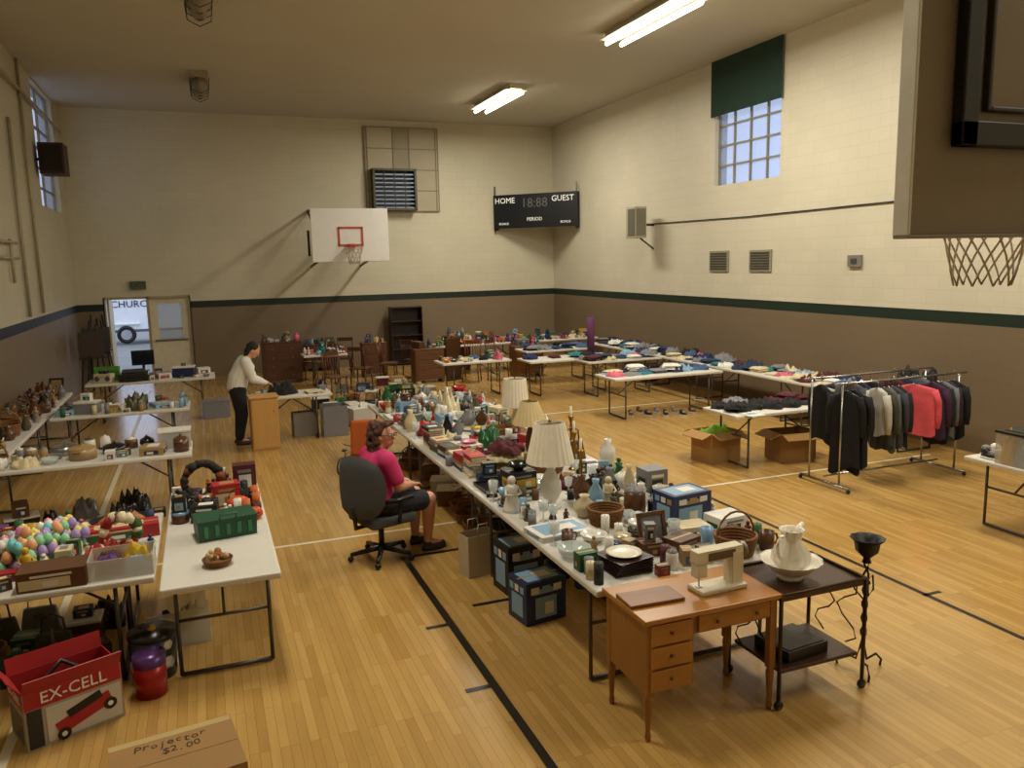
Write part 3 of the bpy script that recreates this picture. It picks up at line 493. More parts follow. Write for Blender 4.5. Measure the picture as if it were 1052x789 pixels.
def free(z,b,sh=0):
    if sh: cx=(b[0]+b[1])/2;cy=(b[2]+b[3])/2; b=(cx+(b[0]-cx)*sh,cx+(b[1]-cx)*sh,cy+(b[2]-cy)*sh,cy+(b[3]-cy)*sh)
    for o in OCC.get(z,[]):
        if b[0]<o[1] and b[1]>o[0] and b[2]<o[3] and b[3]>o[2]: return False
    return True
def place(it,x,y,z,rz,pl,grp=None,ck=True,nud=.12):
    b=aabb(it[3],rz); R=None
    if z==.74 and ck:
        best=1e9
        for t in TABS:
            dx=max(t[0]-x,0,x-t[1]); dy=max(t[2]-y,0,y-t[3]); dd=math.hypot(dx,dy)
            if dd<best: best=dd;R=t
        if best>.8: R=None
    if ck:
        ok=False
        for k in range(60):
            a=k*2.4;r=nud*(k/60)**.5; X=x+r*math.cos(a);Y=y+r*math.sin(a)
            if R: X=max(R[0]-b[0],min(R[1]-b[1],X)); Y=max(R[2]-b[2],min(R[3]-b[3],Y))
            bb=(X+b[0],X+b[1],Y+b[2],Y+b[3])
            if free(z,bb): ok=True;break
        if not ok: return None
        x,y=X,Y
    OCC.setdefault(z,[]).append((x+b[0],x+b[1],y+b[2],y+b[3]))
    return mk(it[0],it[1],(it[2]+' '+pl).strip(),it[3],(x,y,z+.001),rz,grp)
def put(it,u,v,z=.74,rz=0,pl='on a folding table',grp=None,ck=True,nud=.35):
    p=at(u,v,z); r=place(it,p.x,p.y,z,rz,pl,grp,ck,nud)
    if r is None: print('NOPLACE',it[0],u,v)
    return r
SK={'package':['package','book','small','plate','bowl','mug','papers','linen'],'game':['package','game','book','small','papers'],'book':['book','book','book','small'],'folded':['folded','crumple'],'tin':['small'],'crumple':['crumple'],'tub':['package','small'],'plate':['plate','bowl'],'papers':['book'],'toaster':['small'],'radio':['book','small'],'tray':['bowl','small','plate']}
def fill(rect,z,kinds,cols,n,pl,grp=None,rot=.4,tries=16,stack=.5,mx=3):
    c=0
    for t in range(n*tries):
        if c>=n: break
        k=rnd.choice(kinds); it=KF[k](rnd.choice(cols)); rz=rnd.uniform(-rot,rot)+rnd.choice([0,0,math.pi/2]); b=aabb(it[3],rz)
        if rect[1]-rect[0]<b[1]-b[0] or rect[3]-rect[2]<b[3]-b[2]: continue
        x=rnd.uniform(rect[0]-b[0],rect[1]-b[1]); y=rnd.uniform(rect[2]-b[2],rect[3]-b[3])
        if not free(z,(x+b[0],x+b[1],y+b[2],y+b[3]),.9): continue
        place(it,x,y,z,rz,pl,grp,False); c+=1
        zt=z+.001+b[4]; bw=(b[1]-b[0],b[3]-b[2]); kk=k
        for lv in range(mx):
            if kk not in SK or rnd.random()>stack: break
            isc=kk in('folded','crumple'); okk=False
            for q in range(5):
                k2=rnd.choice(SK[kk]); i2=KF[k2](rnd.choice(cols)); r2=rz+rnd.uniform(-.25,.25); b2=aabb(i2[3],r2)
                if isc or (b2[1]-b2[0]<bw[0]*1.0 and b2[3]-b2[2]<bw[1]*1.0): okk=True;break
            if not okk: break
            if isc: zt-=.02
            mk(i2[0],i2[1],i2[2]+' stacked '+pl,i2[3],(x+(b[0]+b[1])/2-(b2[0]+b2[1])/2+(rnd.uniform(-.05,.05) if isc else 0),y+(b[2]+b[3])/2-(b2[2]+b2[3])/2,zt+.001),r2,grp); zt+=b2[4]; kk=k2; bw=(b2[1]-b2[0],b2[3]-b2[2])
    return c
def mound(rect,cols,pl,grp,sp=.29,z=.741,top=.45):
    nx=max(1,round((rect[1]-rect[0]-.1)/sp)); ny=max(1,round((rect[3]-rect[2]-.1)/sp))
    for lay in range(2):
        for i in range(nx):
            for j in range(ny):
                if lay and rnd.random()>top: continue
                k='crumple' if rnd.random()<.5 else 'folded'; it=KF[k](rnd.choice(cols)); rz=rnd.uniform(0,3.1) if k=='crumple' else rnd.uniform(-.5,.5); b=aabb(it[3],rz)
                x=rect[0]+.05+(i+.5+rnd.uniform(-.35,.35))*(rect[1]-rect[0]-.1)/nx; y=rect[2]+.05+(j+.5+rnd.uniform(-.35,.35))*(rect[3]-rect[2]-.1)/ny
                x=max(rect[0]-b[0],min(rect[1]-b[1],x)); y=max(rect[2]-b[2],min(rect[3]-b[3],y))
                mk(it[0],it[1],it[2]+' '+pl,it[3],(x,y,z+lay*.05+rnd.uniform(0,.004)),rz,grp)
# ---------- tables
TW=M('#d0ccc2',.45,0,.04); TL=M('#55534e',.4,.7)
def table(x0,y0,lx,ly,h=.74,label='white plastic folding table with grey metal legs',top=None,reg=True):
    g=G(.012); w,d=lx,ly; g.box((0,0,h-.045),(w,d,.045),top or TW); P=[('table_top',g)]
    if reg: TABS.append((x0,x0+lx,y0,y0+ly))
    al=lx>=ly; L=max(lx,ly)/2-.25; Wd=min(lx,ly)/2-.08
    for s in (-1,1):
        k=G(); f=(lambda a,b,z:(a,b,z)) if al else (lambda a,b,z:(b,a,z))
        for t in (-1,1): k.tube([f(s*L,t*Wd,.015),f(s*L,t*Wd,h-.045)],.014,TL)
        k.tube([f(s*L,-Wd,.02),f(s*L,Wd,.02)],.016,TL); k.tube([f(s*L,-Wd,h*.55),f(s*L,Wd,h*.55)],.012,TL); k.tube([f(s*L,0,h*.55),f(s*(L-.4),0,h-.05)],.01,TL)
        P.append(('leg',k))
    return mk('folding_table','table',label,P,(x0+lx/2,y0+ly/2,0),0,'folding tables')
def wbox(x0,y0,lx,ly,m=.015): return (x0+m,x0+lx-m,y0+m,y0+ly-m)
pr=at(613,608); RX=pr.x; RY=pr.y
for i in range(3):
    for j in range(2): table(RX+j*.765,RY+i*2.45,.76,2.44,label='white folding table crowded with secondhand goods',reg=False)
TABS.append((RX,RX+1.52,RY,RY+7.3))
p=at(163,607); T1=(p.x,p.y); table(*T1,.76,2.44,label='white folding table holding halloween decorations')
p=at(160,592); T2=(p.x-1.84,p.y); table(*T2,1.83,.76,label='white folding table piled with toys'); table(T2[0],T2[1]+.77,1.83,.76,label='white folding table piled with seasonal decorations')
p=at(197,466); T3=(p.x-2.44,p.y); table(*T3,2.44,.76,label='white folding table covered with cookware')
p=at(195,419); T4=(p.x-1.83,p.y); table(*T4,1.83,.76,label='white folding table with baskets and crafts')
p=at(221,387); T5=(p.x-2.2,p.y); table(*T5,2.2,.76,label='white folding table with office machines')
TLW=(XL+.08,T3[1]+.9); table(*TLW,.6,2.4,label='narrow folding table beside the wall'); table(TLW[0],TLW[1]+2.5,.6,2.4,label='narrow folding table beside the wall')
p=at(260,410); T6=(p.x,p.y); table(*T6,1.22,.6,label='small white folding table beside standing person')
p=at(312,366); T7=(p.x,p.y); table(*T7,1.0,.6,label='small table with household goods')
p=at(545,372); TA=(p.x,p.y); table(*TA,2.0,.76,label='white folding table with folded linens')
p=at(632,390); TB=(p.x,p.y); table(*TB,2.2,.76,label='white folding table stacked with clothes')
TC=(XR-1.0,8.0)
for i in range(4): table(TC[0],TC[1]+i*2.45,.76,2.44,label='folding table of clothes along the wall')
p=at(757,428); TD=(p.x,p.y); table(*TD,1.6,.76,label='white folding table with dark clothing')
p=at(990,468); TE=(p.x,p.y-.76); table(*TE,1.83,.76,label='white folding table with storage tubs')
p=at(452,356); TG=(p.x,p.y)
for i in range(2): table(TG[0]+i*2.2,TG[1],2.15,.76,label='folding table of toys near the back wall')
p=at(690,366); T8=(TC[0]-1.75,p.y); table(*T8,1.7,.76,label='white folding table heaped with clothes')
T9=(TC[0]-2.1,p.y+2.4); table(*T9,1.7,.76,label='folding table of folded clothes near back wall')
p=at(455,374); T10=(p.x,p.y); table(*T10,min(1.5,TA[0]-p.x-.05),.7,label='small folding table of mixed household goods'); T10L=min(1.5,TA[0]-p.x-.05)
# ---------- desk
dp=at(664,638,.76); DW=.92; DD=.5; g=G(.006); wd_=Wood('#9a6528','#b57c36',5,.3,0); wd2=Wood('#85561f','#a06c2e',5,.35,2); g.box((0,0,.73),(DW+.03,DD+.03,.03),wd_)
P=[('desk_top',g)]; b=G(.004); b.box((-DW*.5+.17,0,.3),(.32,DD-.04,.43),wd2); b.box((.16,0,.6),(DW-.34,DD-.06,.13),wd2); P.append(('desk_body',b))
def kn(x,z): return ('knob',G().lathe((x,-DD/2-.005,z),[(.001,0),(.012,.0),(.012,.012),(.001,.012)],M('#7a5c25',.3,.8),10))
for i in range(3):
    z=.31+i*.14; dg=G(.004).box((-DW*.5+.17,-DD/2+.012,z),(.28,.02,.125),wd_); P.append(('drawer',dg,[kn(-DW*.5+.17,z+.06)]))
dg=G(.004).box((.16,-DD/2+.022,.615),(DW-.4,.02,.1),wd_); P.append(('drawer',dg,[kn(.02,.66),kn(.3,.66)]))
for x in (-1,1):
    for y in (-1,1):
        l=G(); X=x*(DW/2-.03);Y=y*(DD/2-.03); l.box((X,Y,.28),(.045,.045,.45),wd2); l.lathe((X,Y,0),[(.001,0),(.014,0),(.02,.03),(.014,.06),(.022,.2),(.026,.25),(.02,.27),(.024,.3)],wd2,12); P.append(('leg',l))
mk('writing_desk','desk','small golden brown wooden desk with drawers and turned legs',P,(dp.x+DW/2,dp.y+DD/2,0))
cm=M('#cfc5a8',.35); g=G(.008); g.box((0,0,0),(.34,.16,.03),cm); a=G(.012); a.box((.12,0,.03),(.08,.09,.2),cm); a.box((-.01,0,.19),(.34,.08,.075),cm); a.box((-.14,0,.1),(.07,.07,.13),cm); a.box((0,-.042,.2),(.2,.004,.05),M('#5a4a38',.4)); w=G(); w.T=Matrix.Translation((.17,0,.22))@Matrix.Rotation(math.pi/2,4,'Y'); w.lathe((0,0,0),[(.001,0),(.05,0),(.05,.025),(.001,.03)],M('#8a8678',.3,.6),18)
n=G().tube([(-.14,0,.1),(-.14,0,.03)],.004,M('#999999',.3,.9),6); n.box((-.14,0,.03),(.03,.03,.005),M('#999999',.3,.9))
place(('sewing_machine','sewing machine','cream vintage sewing machine',[('machine_bed',g),('machine_arm',a),('hand_wheel',w),('needle',n)]),at(737,604,.76).x,at(737,604,.76).y,.76,.05,'on the wooden desk')
g=G(.004).box((0,0,0),(.36,.2,.02),Wood('#8e5a2c','#6d3e1a',6,.4)); put(('wooden_board','board','flat brown wooden board',[('wooden_board',g)]),668,615,.76,-.05,'lying on the desk',nud=.02)
# ---------- cart
cp=at(803,613,.74); CW,CD=.66,.5; dk=Wood('#3a2214','#4a2c18',5,.35); br=M('#3d2c1e',.35,.6); P=[]
t=G(.006).box((0,0,.70),(CW,CD,.035),dk)
for y in (-1,1): t.tube([(-CW/2,y*CD/2,.745),(CW/2,y*CD/2,.745)],.012,br)
for x in (-1,1): t.tube([(x*CW/2,-CD/2,.745),(x*CW/2,CD/2,.745)],.012,br)
P+=[('upper_shelf',t),('lower_shelf',G(.006).box((0,0,.22),(CW-.05,CD-.04,.025),dk))]
for x in (-1,1):
    for y in (-1,1):
        P.append(('leg',G().tube([(x*CW/2,y*CD/2,.06),(x*CW/2,y*CD/2,.75)],.013,br)))
        w=G(); w.T=Matrix.Translation((x*CW/2,y*CD/2,.03))@Matrix.Rotation(math.pi/2,4,'X'); w.lathe((0,0,0),[(.001,.01),(.03,.01),(.03,-.01),(.001,-.01)],BK,14); P.append(('caster',w))
    for y in (-.1,.1): sc=G(); sc.tube([(x*CW/2,y+.09*math.sin(a*1.2)*(1 if y>0 else -1),.25+.06*a) for a in range(8)],.006,br,6); P.append(('side_scroll',sc))
mk('serving_cart','cart','dark wood and metal rolling serving cart',P,(cp.x+CW/2,cp.y+CD/2,0)); cxx,cyy=cp.x+CW/2,cp.y+CD/2
g=G(.006).box((0,0,0),(.34,.3,.07),BK); g.box((0,0,.07),(.3,.26,.004),M('#2d2018',.3)); place(('flat_case','case','black flat case',[('flat_case',g)]),cxx-.05,cyy-.02,.246,.1,'on lower shelf of serving cart')
wc=M('#ece6d6',.2,0,.04)
pc=G().lathe((0,0,0),[(.001,0),(.08,0),(.08,.015),(.065,.025),(.13,.06),(.175,.115),(.195,.125),(.17,.118),(.12,.065),(.001,.035)],wc,40,True,1,1,.025,14)
mk('wash_basin','basin','white scalloped ceramic wash basin on serving cart',[('wash_basin',pc)],(cxx-.08,cyy-.03,.737))
pi=G().lathe((0,0,0),[(.001,0),(.05,0),(.055,.01),(.12,.08),(.115,.135),(.055,.21),(.06,.25),(.078,.285),(.07,.28),(.05,.21),(.001,.17)],wc,40,True,1,1,.045,12); h=G().tube([(-.06,0,.255),(-.13,0,.265),(-.155,0,.2),(-.13,0,.13),(-.1,0,.1)],.011,wc,8); s=G().tube([(.05,0,.23),(.085,0,.27),(.12,0,.3)],[.035,.026,.012],wc,8)
mk('water_pitcher','pitcher','white fluted ceramic pitcher standing in wash basin',[('pitcher_body',pi),('handle',h),('spout',s)],(cxx-.08,cyy-.03,.775),.3)
p=at(885,688,0); g=G(); bi=M('#16130f',.45,.5)
for i in range(3):
    a=2.1*i; g.tube([(.16*math.cos(a),.16*math.sin(a),.0),(.17*math.cos(a),.17*math.sin(a),.04),(.12*math.cos(a),.12*math.sin(a),.09),(.04*math.cos(a),.04*math.sin(a),.07),(.015*math.cos(a),.015*math.sin(a),.16),(0,0,.24)],.008,bi)
    g.tube([(.01*math.cos(a),.01*math.sin(a),.5),(.07*math.cos(a),.07*math.sin(a),.56),(.06*math.cos(a),.06*math.sin(a),.66),(.02*math.cos(a),.02*math.sin(a),.64),(.04*math.cos(a),.04*math.sin(a),.6)],.006,bi)
g.tube([(.016*math.cos(t*.9),.016*math.sin(t*.9),.2+.028*t) for t in range(21)],.007,bi); g.tube([(-.016*math.cos(t*.9),-.016*math.sin(t*.9),.2+.028*t) for t in range(21)],.007,bi)
c=G().lathe((0,0,.76),[(.001,0),(.03,.0),(.02,.03),(.07,.08),(.08,.14),(.11,.17),(.105,.17),(.07,.13),(.001,.08)],bi,20,True,1,1,.04,10)
place(('plant_stand','stand','black scrolled wrought iron urn stand',[('stand_stem',g),('urn',c)]),p.x,p.y,0,0,'beside the serving cart',nud=.5)
# ---------- center row explicit items
put(i_lamp('white',.2,.72,'white',.33,.46,.62,'#efe8d4'),566,521,rz=0,pl='on the goods table')
put(i_lamp('cream',.18,.6,'brown',.24,.3,.5,'#d2bd8c'),545,470,pl='behind other lamp on table')
put(i_lamp('white',.17,.62,'cream',.34,.3,.8,'#e3dcc6'),530,440,pl='with tall drum shade on table')
put(i_figurine('white',.3),548,522,pl='beside the table lamp')
put(i_tray('black',.42,.34),515,500,pl='on the goods table'); put(i_package('white',.46,.3,.04,'light blue',True),568,548,rz=.1,pl='lying flat on table')
for q in ((590,482),(597,505),(590,462)):
    g=G().lathe((0,0,0),[(.001,0),(.06,0),(.05,.015),(.012,.04),(.02,.1),(.01,.16),(.022,.24),(.01,.3),(.03,.36),(.03,.38),(.001,.38)],M('#a57c2c',.25,.9),16); k=G().lathe((0,0,.38),[(.012,0),(.012,.1),(.001,.1)],M('#ddd5bd',.5),10); put(('candlestick','candlestick','polished brass candlestick',[('candlestick_stem',g),('candle',k)]),*q,pl='on the goods table',grp='brass candlesticks')
put(i_jar('brown',.085,.24),652,530,pl='on the goods table'); put(i_package('navy',.36,.26,.26,'light blue',True),695,534,rz=.12,pl='on the goods table'); put(i_package('gray',.2,.2,.22,'black'),708,500,pl='on the goods table')
put(i_basket('brown',.14,.14,False),622,538,pl='on the goods table'); put(i_dish('w',.12,.08),586,573,pl='near table edge'); put(i_bowl('white',.1,.06),610,556,pl='near table edge')
bp=M('#2e1a12',.3); p=at(646,590); 
for i in range(6):
    g=G(.01).box((0,0,0),(.27,.27,.014),bp,0,1.06,1.06); g.box((0,0,.014),(.22,.22,.001),M('#3d251a',.25)); mk('square_plate','plate','dark brown square plate in a stack on table',[('square_plate',g)],(p.x+.02,p.y+.1,.741+i*.0165),.04*i,'stack of brown square plates')
OCC[.74].append((p.x-.15,p.x+.19,p.y-.06,p.y+.27)); g=G().lathe((0,0,0),[(.001,0),(.08,0),(.12,.015),(.12,.018),(.08,.006),(.001,.006)],M('#d5cdb8',.3),24); mk('plate','plate','round cream plate on top of brown plates',[('plate',g)],(p.x+.02,p.y+.1,.741+6*.0165+.003),0,'stack of brown square plates')
put(i_package('brown',.22,.16,.12,'cream'),700,568,rz=.3,pl='on the goods table'); put(i_package('white',.3,.2,.08,'red',True),740,525,rz=-.1,pl='on the goods table'); put(i_package('white',.26,.2,.14,'green'),752,545,rz=.1,pl='on the goods table'); put(i_package('cream',.24,.18,.1,'black'),716,552,rz=-.1,pl='on the goods table')
put(i_mug('brown',1.3),808,560,pl='near table corner'); put(i_teapot('white',1.1),640,500,pl='on the goods table'); put(i_figurine('cream',.26),625,520,pl='on the goods table'); put(i_vase('white',.08,.3),655,478,pl='on the goods table')
put(i_frame('brown',.2,.24),672,560,pl='on the goods table')
r0=(RX+.02,RX+1.5)
fill((*r0,RY+.03,RY+1.2),.74,['bowl','dish','package','package','mug','plate','jar','tin','bag','basket','game','radio','linen','papers','tray'],GOOD,42,'on the goods table','glassware and ceramics',stack=.7)
fill((*r0,RY+1.2,RY+2.5),.74,['bowl','dish','dish','package','vase','figurine','plate','package','game','bag','linen','basket','papers'],GOOD,60,'on the goods table','glassware and ceramics',stack=.7)
fill((*r0,RY+.03,RY+2.5),.74,['small','mug','glass','candle','figurine','small','jar','bowl','linen'],GOOD,90,'on the goods table','small household goods',tries=30)
for k in range(7):
    x=RX+.14+rnd.uniform(0,.06); y=RY+2.65+k*.28
    z=.742
    if not free(.74,(x-.09,x+.09,y-.13,y+.13)): continue
    OCC[.74].append((x-.09,x+.09,y-.13,y+.13))
    for j in range(rnd.randint(3,6)):
        hh=rnd.uniform(.02,.045); it=i_book(rnd.choice(BOOK),rnd.uniform(1,1.2),hh); mk(it[0],it[1],it[2]+' stacked on the book table',it[3],(x,y,z),rnd.uniform(-.12,.12),'stacked books'); z+=hh+.002
fill((*r0,RY+2.5,RY+4.6),.74,['book','book','game','package','handbag','radio','folded','bag','package','papers','linen','basket'],BOOK+['pink','maroon'],80,'on the book table','books and games',.3,stack=.8)
fill((*r0,RY+2.5,RY+4.6),.74,['small','book','mug','toycar','linen'],BOOK+['pink'],70,'on the book table','books and games',tries=25,stack=.7)
fill((*r0,RY+4.6,RY+7.3),.74,['jar','bowl','pot','vase','tin','teapot','toaster','package','package','basket','bag','bag','game','linen','plate','tray'],KIT,100,'on the kitchenware table','kitchenware',stack=.7)
fill((*r0,RY+4.6,RY+7.3),.74,['small','mug','glass','jar','bottle','bowl','linen'],KIT,90,'on the kitchenware table','kitchenware',tries=25)
# under row
put(i_package('black',.34,.3,.42,'light blue',True),533,603,0,.1,'beneath the folding table',nud=.2); put(i_package('navy',.36,.28,.34,'light blue',True),552,632,0,.15,'beneath the folding table',nud=.1)
def bag(c,w,d,h):
    g=G(); m=M(c,.7); t=.004
    for x in (-1,1): g.box((x*w/2,0,0),(t,d,h),m)
    for y in (-1,1): g.box((0,y*d/2,0),(w,t,h),m)
    g.box((0,0,0),(w,d,t),m); P=[('bag_body',g)]
    for y in (-1,1): k=G(); k.tube([(-w*.2,y*d/2,h-.02),(-w*.15,y*d/2,h+.1),(w*.15,y*d/2,h+.1),(w*.2,y*d/2,h-.02)],.005,m,5); P.append(('handle',k))
    return ('paper_bag','bag','upright open paper shopping bag',P)
put(bag('#b8ab90',.3,.18,.38),492,588,0,.2,'on floor beside table'); 
fill((RX+.15,RX+1.35,RY+2.8,RY+7.0),0,['tub','package','tub','basket','bag'],['brown','black','gray','tan','navy','white','maroon'],30,'beneath the folding table','stored goods',tries=25)
fill((RX+.5,RX+1.4,RY+.9,RY+2.6),0,['tub','package','bag'],MIX,8,'beneath the folding table','stored goods')
# ---------- T1 items
g=G(.01); gm=M('#1d4a34',.5); g.box((0,0,0),(.42,.26,.14),gm,0,1.03,1.03); g.box((0,0,.14),(.44,.28,.02),gm); 
for i in range(5): g.box((-.16+.08*i,-.137,.03),(.03,.006,.09),M('#2f7a52',.5))
k=G().tube([(-.06,-.15,.16),(-.06,-.16,.2),(.06,-.16,.2),(.06,-.15,.16)],.008,gm)
put(('storage_crate','crate','dark green plastic storage crate',[('crate_body',g),('handle',k)]),232,548,rz=.15,pl='on the white folding table')
put(i_pumpkin(),245,524,pl='on the white folding table'); put(i_pumpkin(r=.055,h=.11),263,533,pl='on the white folding table'); 
o=put(i_basket('b',.1,.05,False),224,580,rz=.3,pl='holding dried decoration on table')
g=G()
for i in range(16):
    a=rnd.uniform(0,6.3);r=rnd.uniform(0,.07); g.ball((r*math.cos(a),r*math.sin(a),.04+rnd.uniform(0,.05)),rnd.uniform(.015,.03),M(rnd.choice(['#c9a877','#8a6a3a','#a3522a','#d8c8a0']),.8),7)
mk('potpourri','decoration','dried potpourri heap filling small wicker basket',[('potpourri',g)],(o.location.x,o.location.y,.75)).__setitem__('kind','stuff')
def wreath(c1,c2,R=.14):
    g=G()
    for i in range(36):
        a=2*math.pi*i/36; g.ball((R*math.cos(a),rnd.uniform(-.02,.02),R+.04+R*math.sin(a)),rnd.uniform(.03,.045),M(rnd.choice(c1),.8),7,.4,i)
    k=G(); k.ball((-.04,-.05,.05),(.045,.02,.03),M(c2,.6),8); k.ball((.04,-.05,.05),(.045,.02,.03),M(c2,.6),8)
    return ('wreath','wreath','decorative wreath with ribbon bow',[('wreath_ring',g),('bow',k)])
put(wreath(['#1a1a1a','#2a2018','#151515','#7a3a14'],'#c5601c',.15),210,515,pl='standing on the table')
put(i_package('red',.22,.16,.2,'cream'),232,517,rz=.1,pl='on the white folding table'); put(i_package('maroon',.2,.14,.24,'white'),252,502,pl='on the white folding table'); put(i_plush('black',.9),190,530,pl='on the white folding table')
fill((T1[0]+.02,T1[0]+.74,T1[1]+1.3,T1[1]+2.4),.74,['package','plush','candle','figurine','tin','small','bag','linen'],['maroon','orange','black','white','black','brown'],34,'on the decoration table','halloween goods',tries=25)
# ---------- T2 items
def wf(T,lx,ly,*a,**k): fill(wbox(T[0],T[1],lx,ly),.74,*a,**k)
put(i_package('red',.62,.2,.1,'green'),125,552,rz=.08,pl='on the decoration table')
put(('roasting_pan','pan','black oval pan with glitter garland',[('pan_body',G().lathe((0,0,0),[(.001,0),(.2,0),(.24,.05),(.23,.05),(.19,.01),(.001,.01)],M('#1a1a1c',.3),24,True,1,.6)),('garland',G().cloth((0,0,.012),.36,.2,.06,M('#a8683a',.5,0,.5,40,1),14,True,.9,3))]),125,538,.74,0,'on the decoration table',nud=.5)
put(i_tub('white',.42,.3,.14,None),130,586,rz=0,pl='on the toy table'); 
put(i_package('brown',.4,.24,.13,'cream'),62,600,rz=0,pl='on the toy table')
put(wreath(['#3a5a2a','#d8c8a8','#a32222'],'#a32222',.11),126,566,pl='on the toy table')
EC=[('pink','#e08fb0'),('light blue','#86bfe0'),('yellow','#e6d36a'),('lavender','#a98fd0'),('mint green','#8fd0a0'),('peach','#e8a878'),('aqua','#6fc6c8'),('white','#e4e0d6')]; EG=[i_egg(c,h,1.45) for c,h in EC]
for (eu,ev,en) in ((10,584,75),(46,566,60)):
    p=at(eu,ev)
    for k in range(en):
        z=.742+(k//24)*.065; a=k*2.4; r=.04*((k%24)+.3)**.5*(1-.12*(k//24))*1.1
        it=EG[(k*5)%len(EC)]; x=p.x+.1+r*math.cos(a); y=p.y+.03+r*math.sin(a)
        mk(it[0],it[1],it[2]+' in a pile on toy table',it[3],(x,y,z),a,'plastic easter eggs')
    OCC[.74].append((p.x-.1,p.x+.3,p.y-.17,p.y+.23))
wf(T2,1.83,.76,['toycar','package','basket','flowers','small','tin','figurine','small','bag','linen','basket'],TOY+['black','tan','brown','white'],60,'on the toy table','toys',tries=25)
wf((T2[0],T2[1]+.77),1.83,.76,['flowers','package','basket','candle','figurine','tin','bowl','package','small','game','bag','linen','papers'],TOY+['green','white','black','tan','brown'],70,'on the decoration table','seasonal decorations',tries=25,stack=.65)
def excell():
    w,d,h=.54,.32,.36; m=M('#a81e22',.5); k=G(.002); cbm=M('#a39b8c',.8); t=.008
    for y,mm in ((-1,cbm),(1,m)): k.box((0,y*d/2,0),(w,t,h),mm)
    for x in (-1,1): k.box((x*w/2,0,0),(t,d,h),m if x>0 else cbm)
    k.box((0,0,0),(w,d,t),m); k.box((-.0,-d/2-.005,h*.7),(w*.99,.002,h*.3),m); k.box((-w/2-.005,0,h*.7),(.002,d*.99,h*.3),m)
    k.box((-.22,-d/2-.006,.01),(.08,.002,h*.66),M('#2a2826',.5)); k.box((-w/2-.005,0,h*.08),(.002,d*.8,h*.5),M('#55504a',.5,0,.5,14)); k.box((.05,-d/2-.006,.02),(.42,.002,h*.6),M('#c9c2b6',.5))
    tx=G(); wt=M('#f0ece4',.5); tx.text('EX-CELL',.1,wt,FR(.0,-d/2-.009,h*.85))
    tx.T=Matrix.Translation((-w/2-.008,0,h*.85))@Matrix.Rotation(-math.pi/2,4,'Z'); tx.text('EX-CELL',.065,wt,FR(0,0,0)); tx.T=None
    pic=G(); pic.T=Matrix.Translation((.05,-d/2-.009,.11))@Matrix.Rotation(-.3,4,'Y'); pic.box((0,0,-.03),(.32,.004,.085),m); pic.box((.02,-.001,.04),(.2,.004,.05),BK); pic.T=Matrix.Translation((.05,-d/2-.013,.11))@Matrix.Rotation(-.3,4,'Y')@Matrix.Rotation(math.pi/2,4,'X')
    for x in (-.14,.14): pic.lathe((x,-.03,0),[(.001,0),(.038,0)],BK,14); pic.lathe((x,-.03,.001),[(.001,0),(.016,0)],wt,12)
    P=[('box_body',k),('lettering',tx),('printed_picture',pic)]
    for y in (-1,1):
        f=G(); f.T=Matrix.Translation((0,y*d/2,h))@Matrix.Rotation(-y*(.5 if y<0 else .2),4,'X'); f.box((0,0,0),(w,.006,.1),m); P.append(('flap',f))
    f=G(); f.T=Matrix.Translation((-w/2,0,h))@Matrix.Rotation(-.6,4,'Y'); f.box((0,0,0),(.006,d,.12),m); P.append(('flap',f))
    c=G(.004); c.box((0,0,.01),(w*.8,d*.7,h*.7),M('#1a1818',.6)); P.append(('contents',c)); P.append(('handle',G().tube([(-.2,0,.25),(0,.05,.4),(.2,0,.25)],.015,BK)))
    return ('tool_carton','box','open red printed tool box carton',P)
p=at(70,750,0); place(excell(),p.x+.0,p.y+.08,0,.42,'on the gym floor',nud=.02)
put(i_tin('red',.1,.28),131,716,0,0,'on gym floor beside box',nud=.2)
g=G().lathe((0,0,0),[(.001,0),(.14,0),(.155,.3),(.001,.3)],M('#1a1a1a',.4),26); 
for i in range(14):
    a=i*.9; z=.05+.2*rnd.random(); r=.143+.015*z/.3
    g.T=Matrix.Translation((r*math.cos(a)*1.0,r*math.sin(a),z))@Matrix.Rotation(a,4,'Z')@Matrix.Scale(.12,4,(1,0,0)); g.ball((0,0,0),rnd.uniform(.03,.05),M('#dcd8cc',.4),9,.5,i)
g.T=None; k=G().lathe((0,0,0),[(.16,.29),(.16,.32),(.001,.33)],M('#2a2624',.3,.4),26); k.lathe((0,0,0),[(.03,.33),(.02,.36),(.001,.36)],M('#b08a30',.3,.8),10)
put(('popcorn_tin','tin','black and white spotted large tin',[('tin_body',g),('lid',k)]),160,700,0,0,'on gym floor beside tub',nud=.2)
put(i_tub('white',.46,.34,.28,None,.35),184,656,0,.1,'of decorations on gym floor',nud=.25)
W_,D_=.62,.5; p=at(182,749,.3); bxy=(p.x,p.y-D_/2)
g=G(.004); g.box((0,0,0),(W_,D_,.3),M('#9a7646',.85,0,.1,5)); g.box((0,D_/2-.03,.3),(W_*.98,.05,.001),M('#b9a06c',.4)); g.box((0,-.02,.3),(W_*.98,.004,.001),M('#4a3418',.6)); t=G(); bk=M('#3a2618',.7)
for i,ch_ in enumerate('Projector'): t.text(ch_,.08+.012*math.sin(i*2.3),bk,Matrix.Translation((-.17+i*.04,D_/2-.11+.008*math.sin(i*1.7),.3015))@Matrix.Rotation(.12*math.sin(i*3.1)-.15,4,'Z'),ext=.0003)
for i,ch_ in enumerate('$2.00'): t.text(ch_,.075,bk,Matrix.Translation((-.04+i*.038,D_/2-.19+.006*math.sin(i*2),.3015))@Matrix.Rotation(.1*math.sin(i*2.1)-.12,4,'Z'),ext=.0003)
mk('cardboard_box','box','closed brown cardboard box with handwriting on the gym floor',[('box_body',g),('handwriting',t)],(bxy[0],bxy[1],.001),.14)
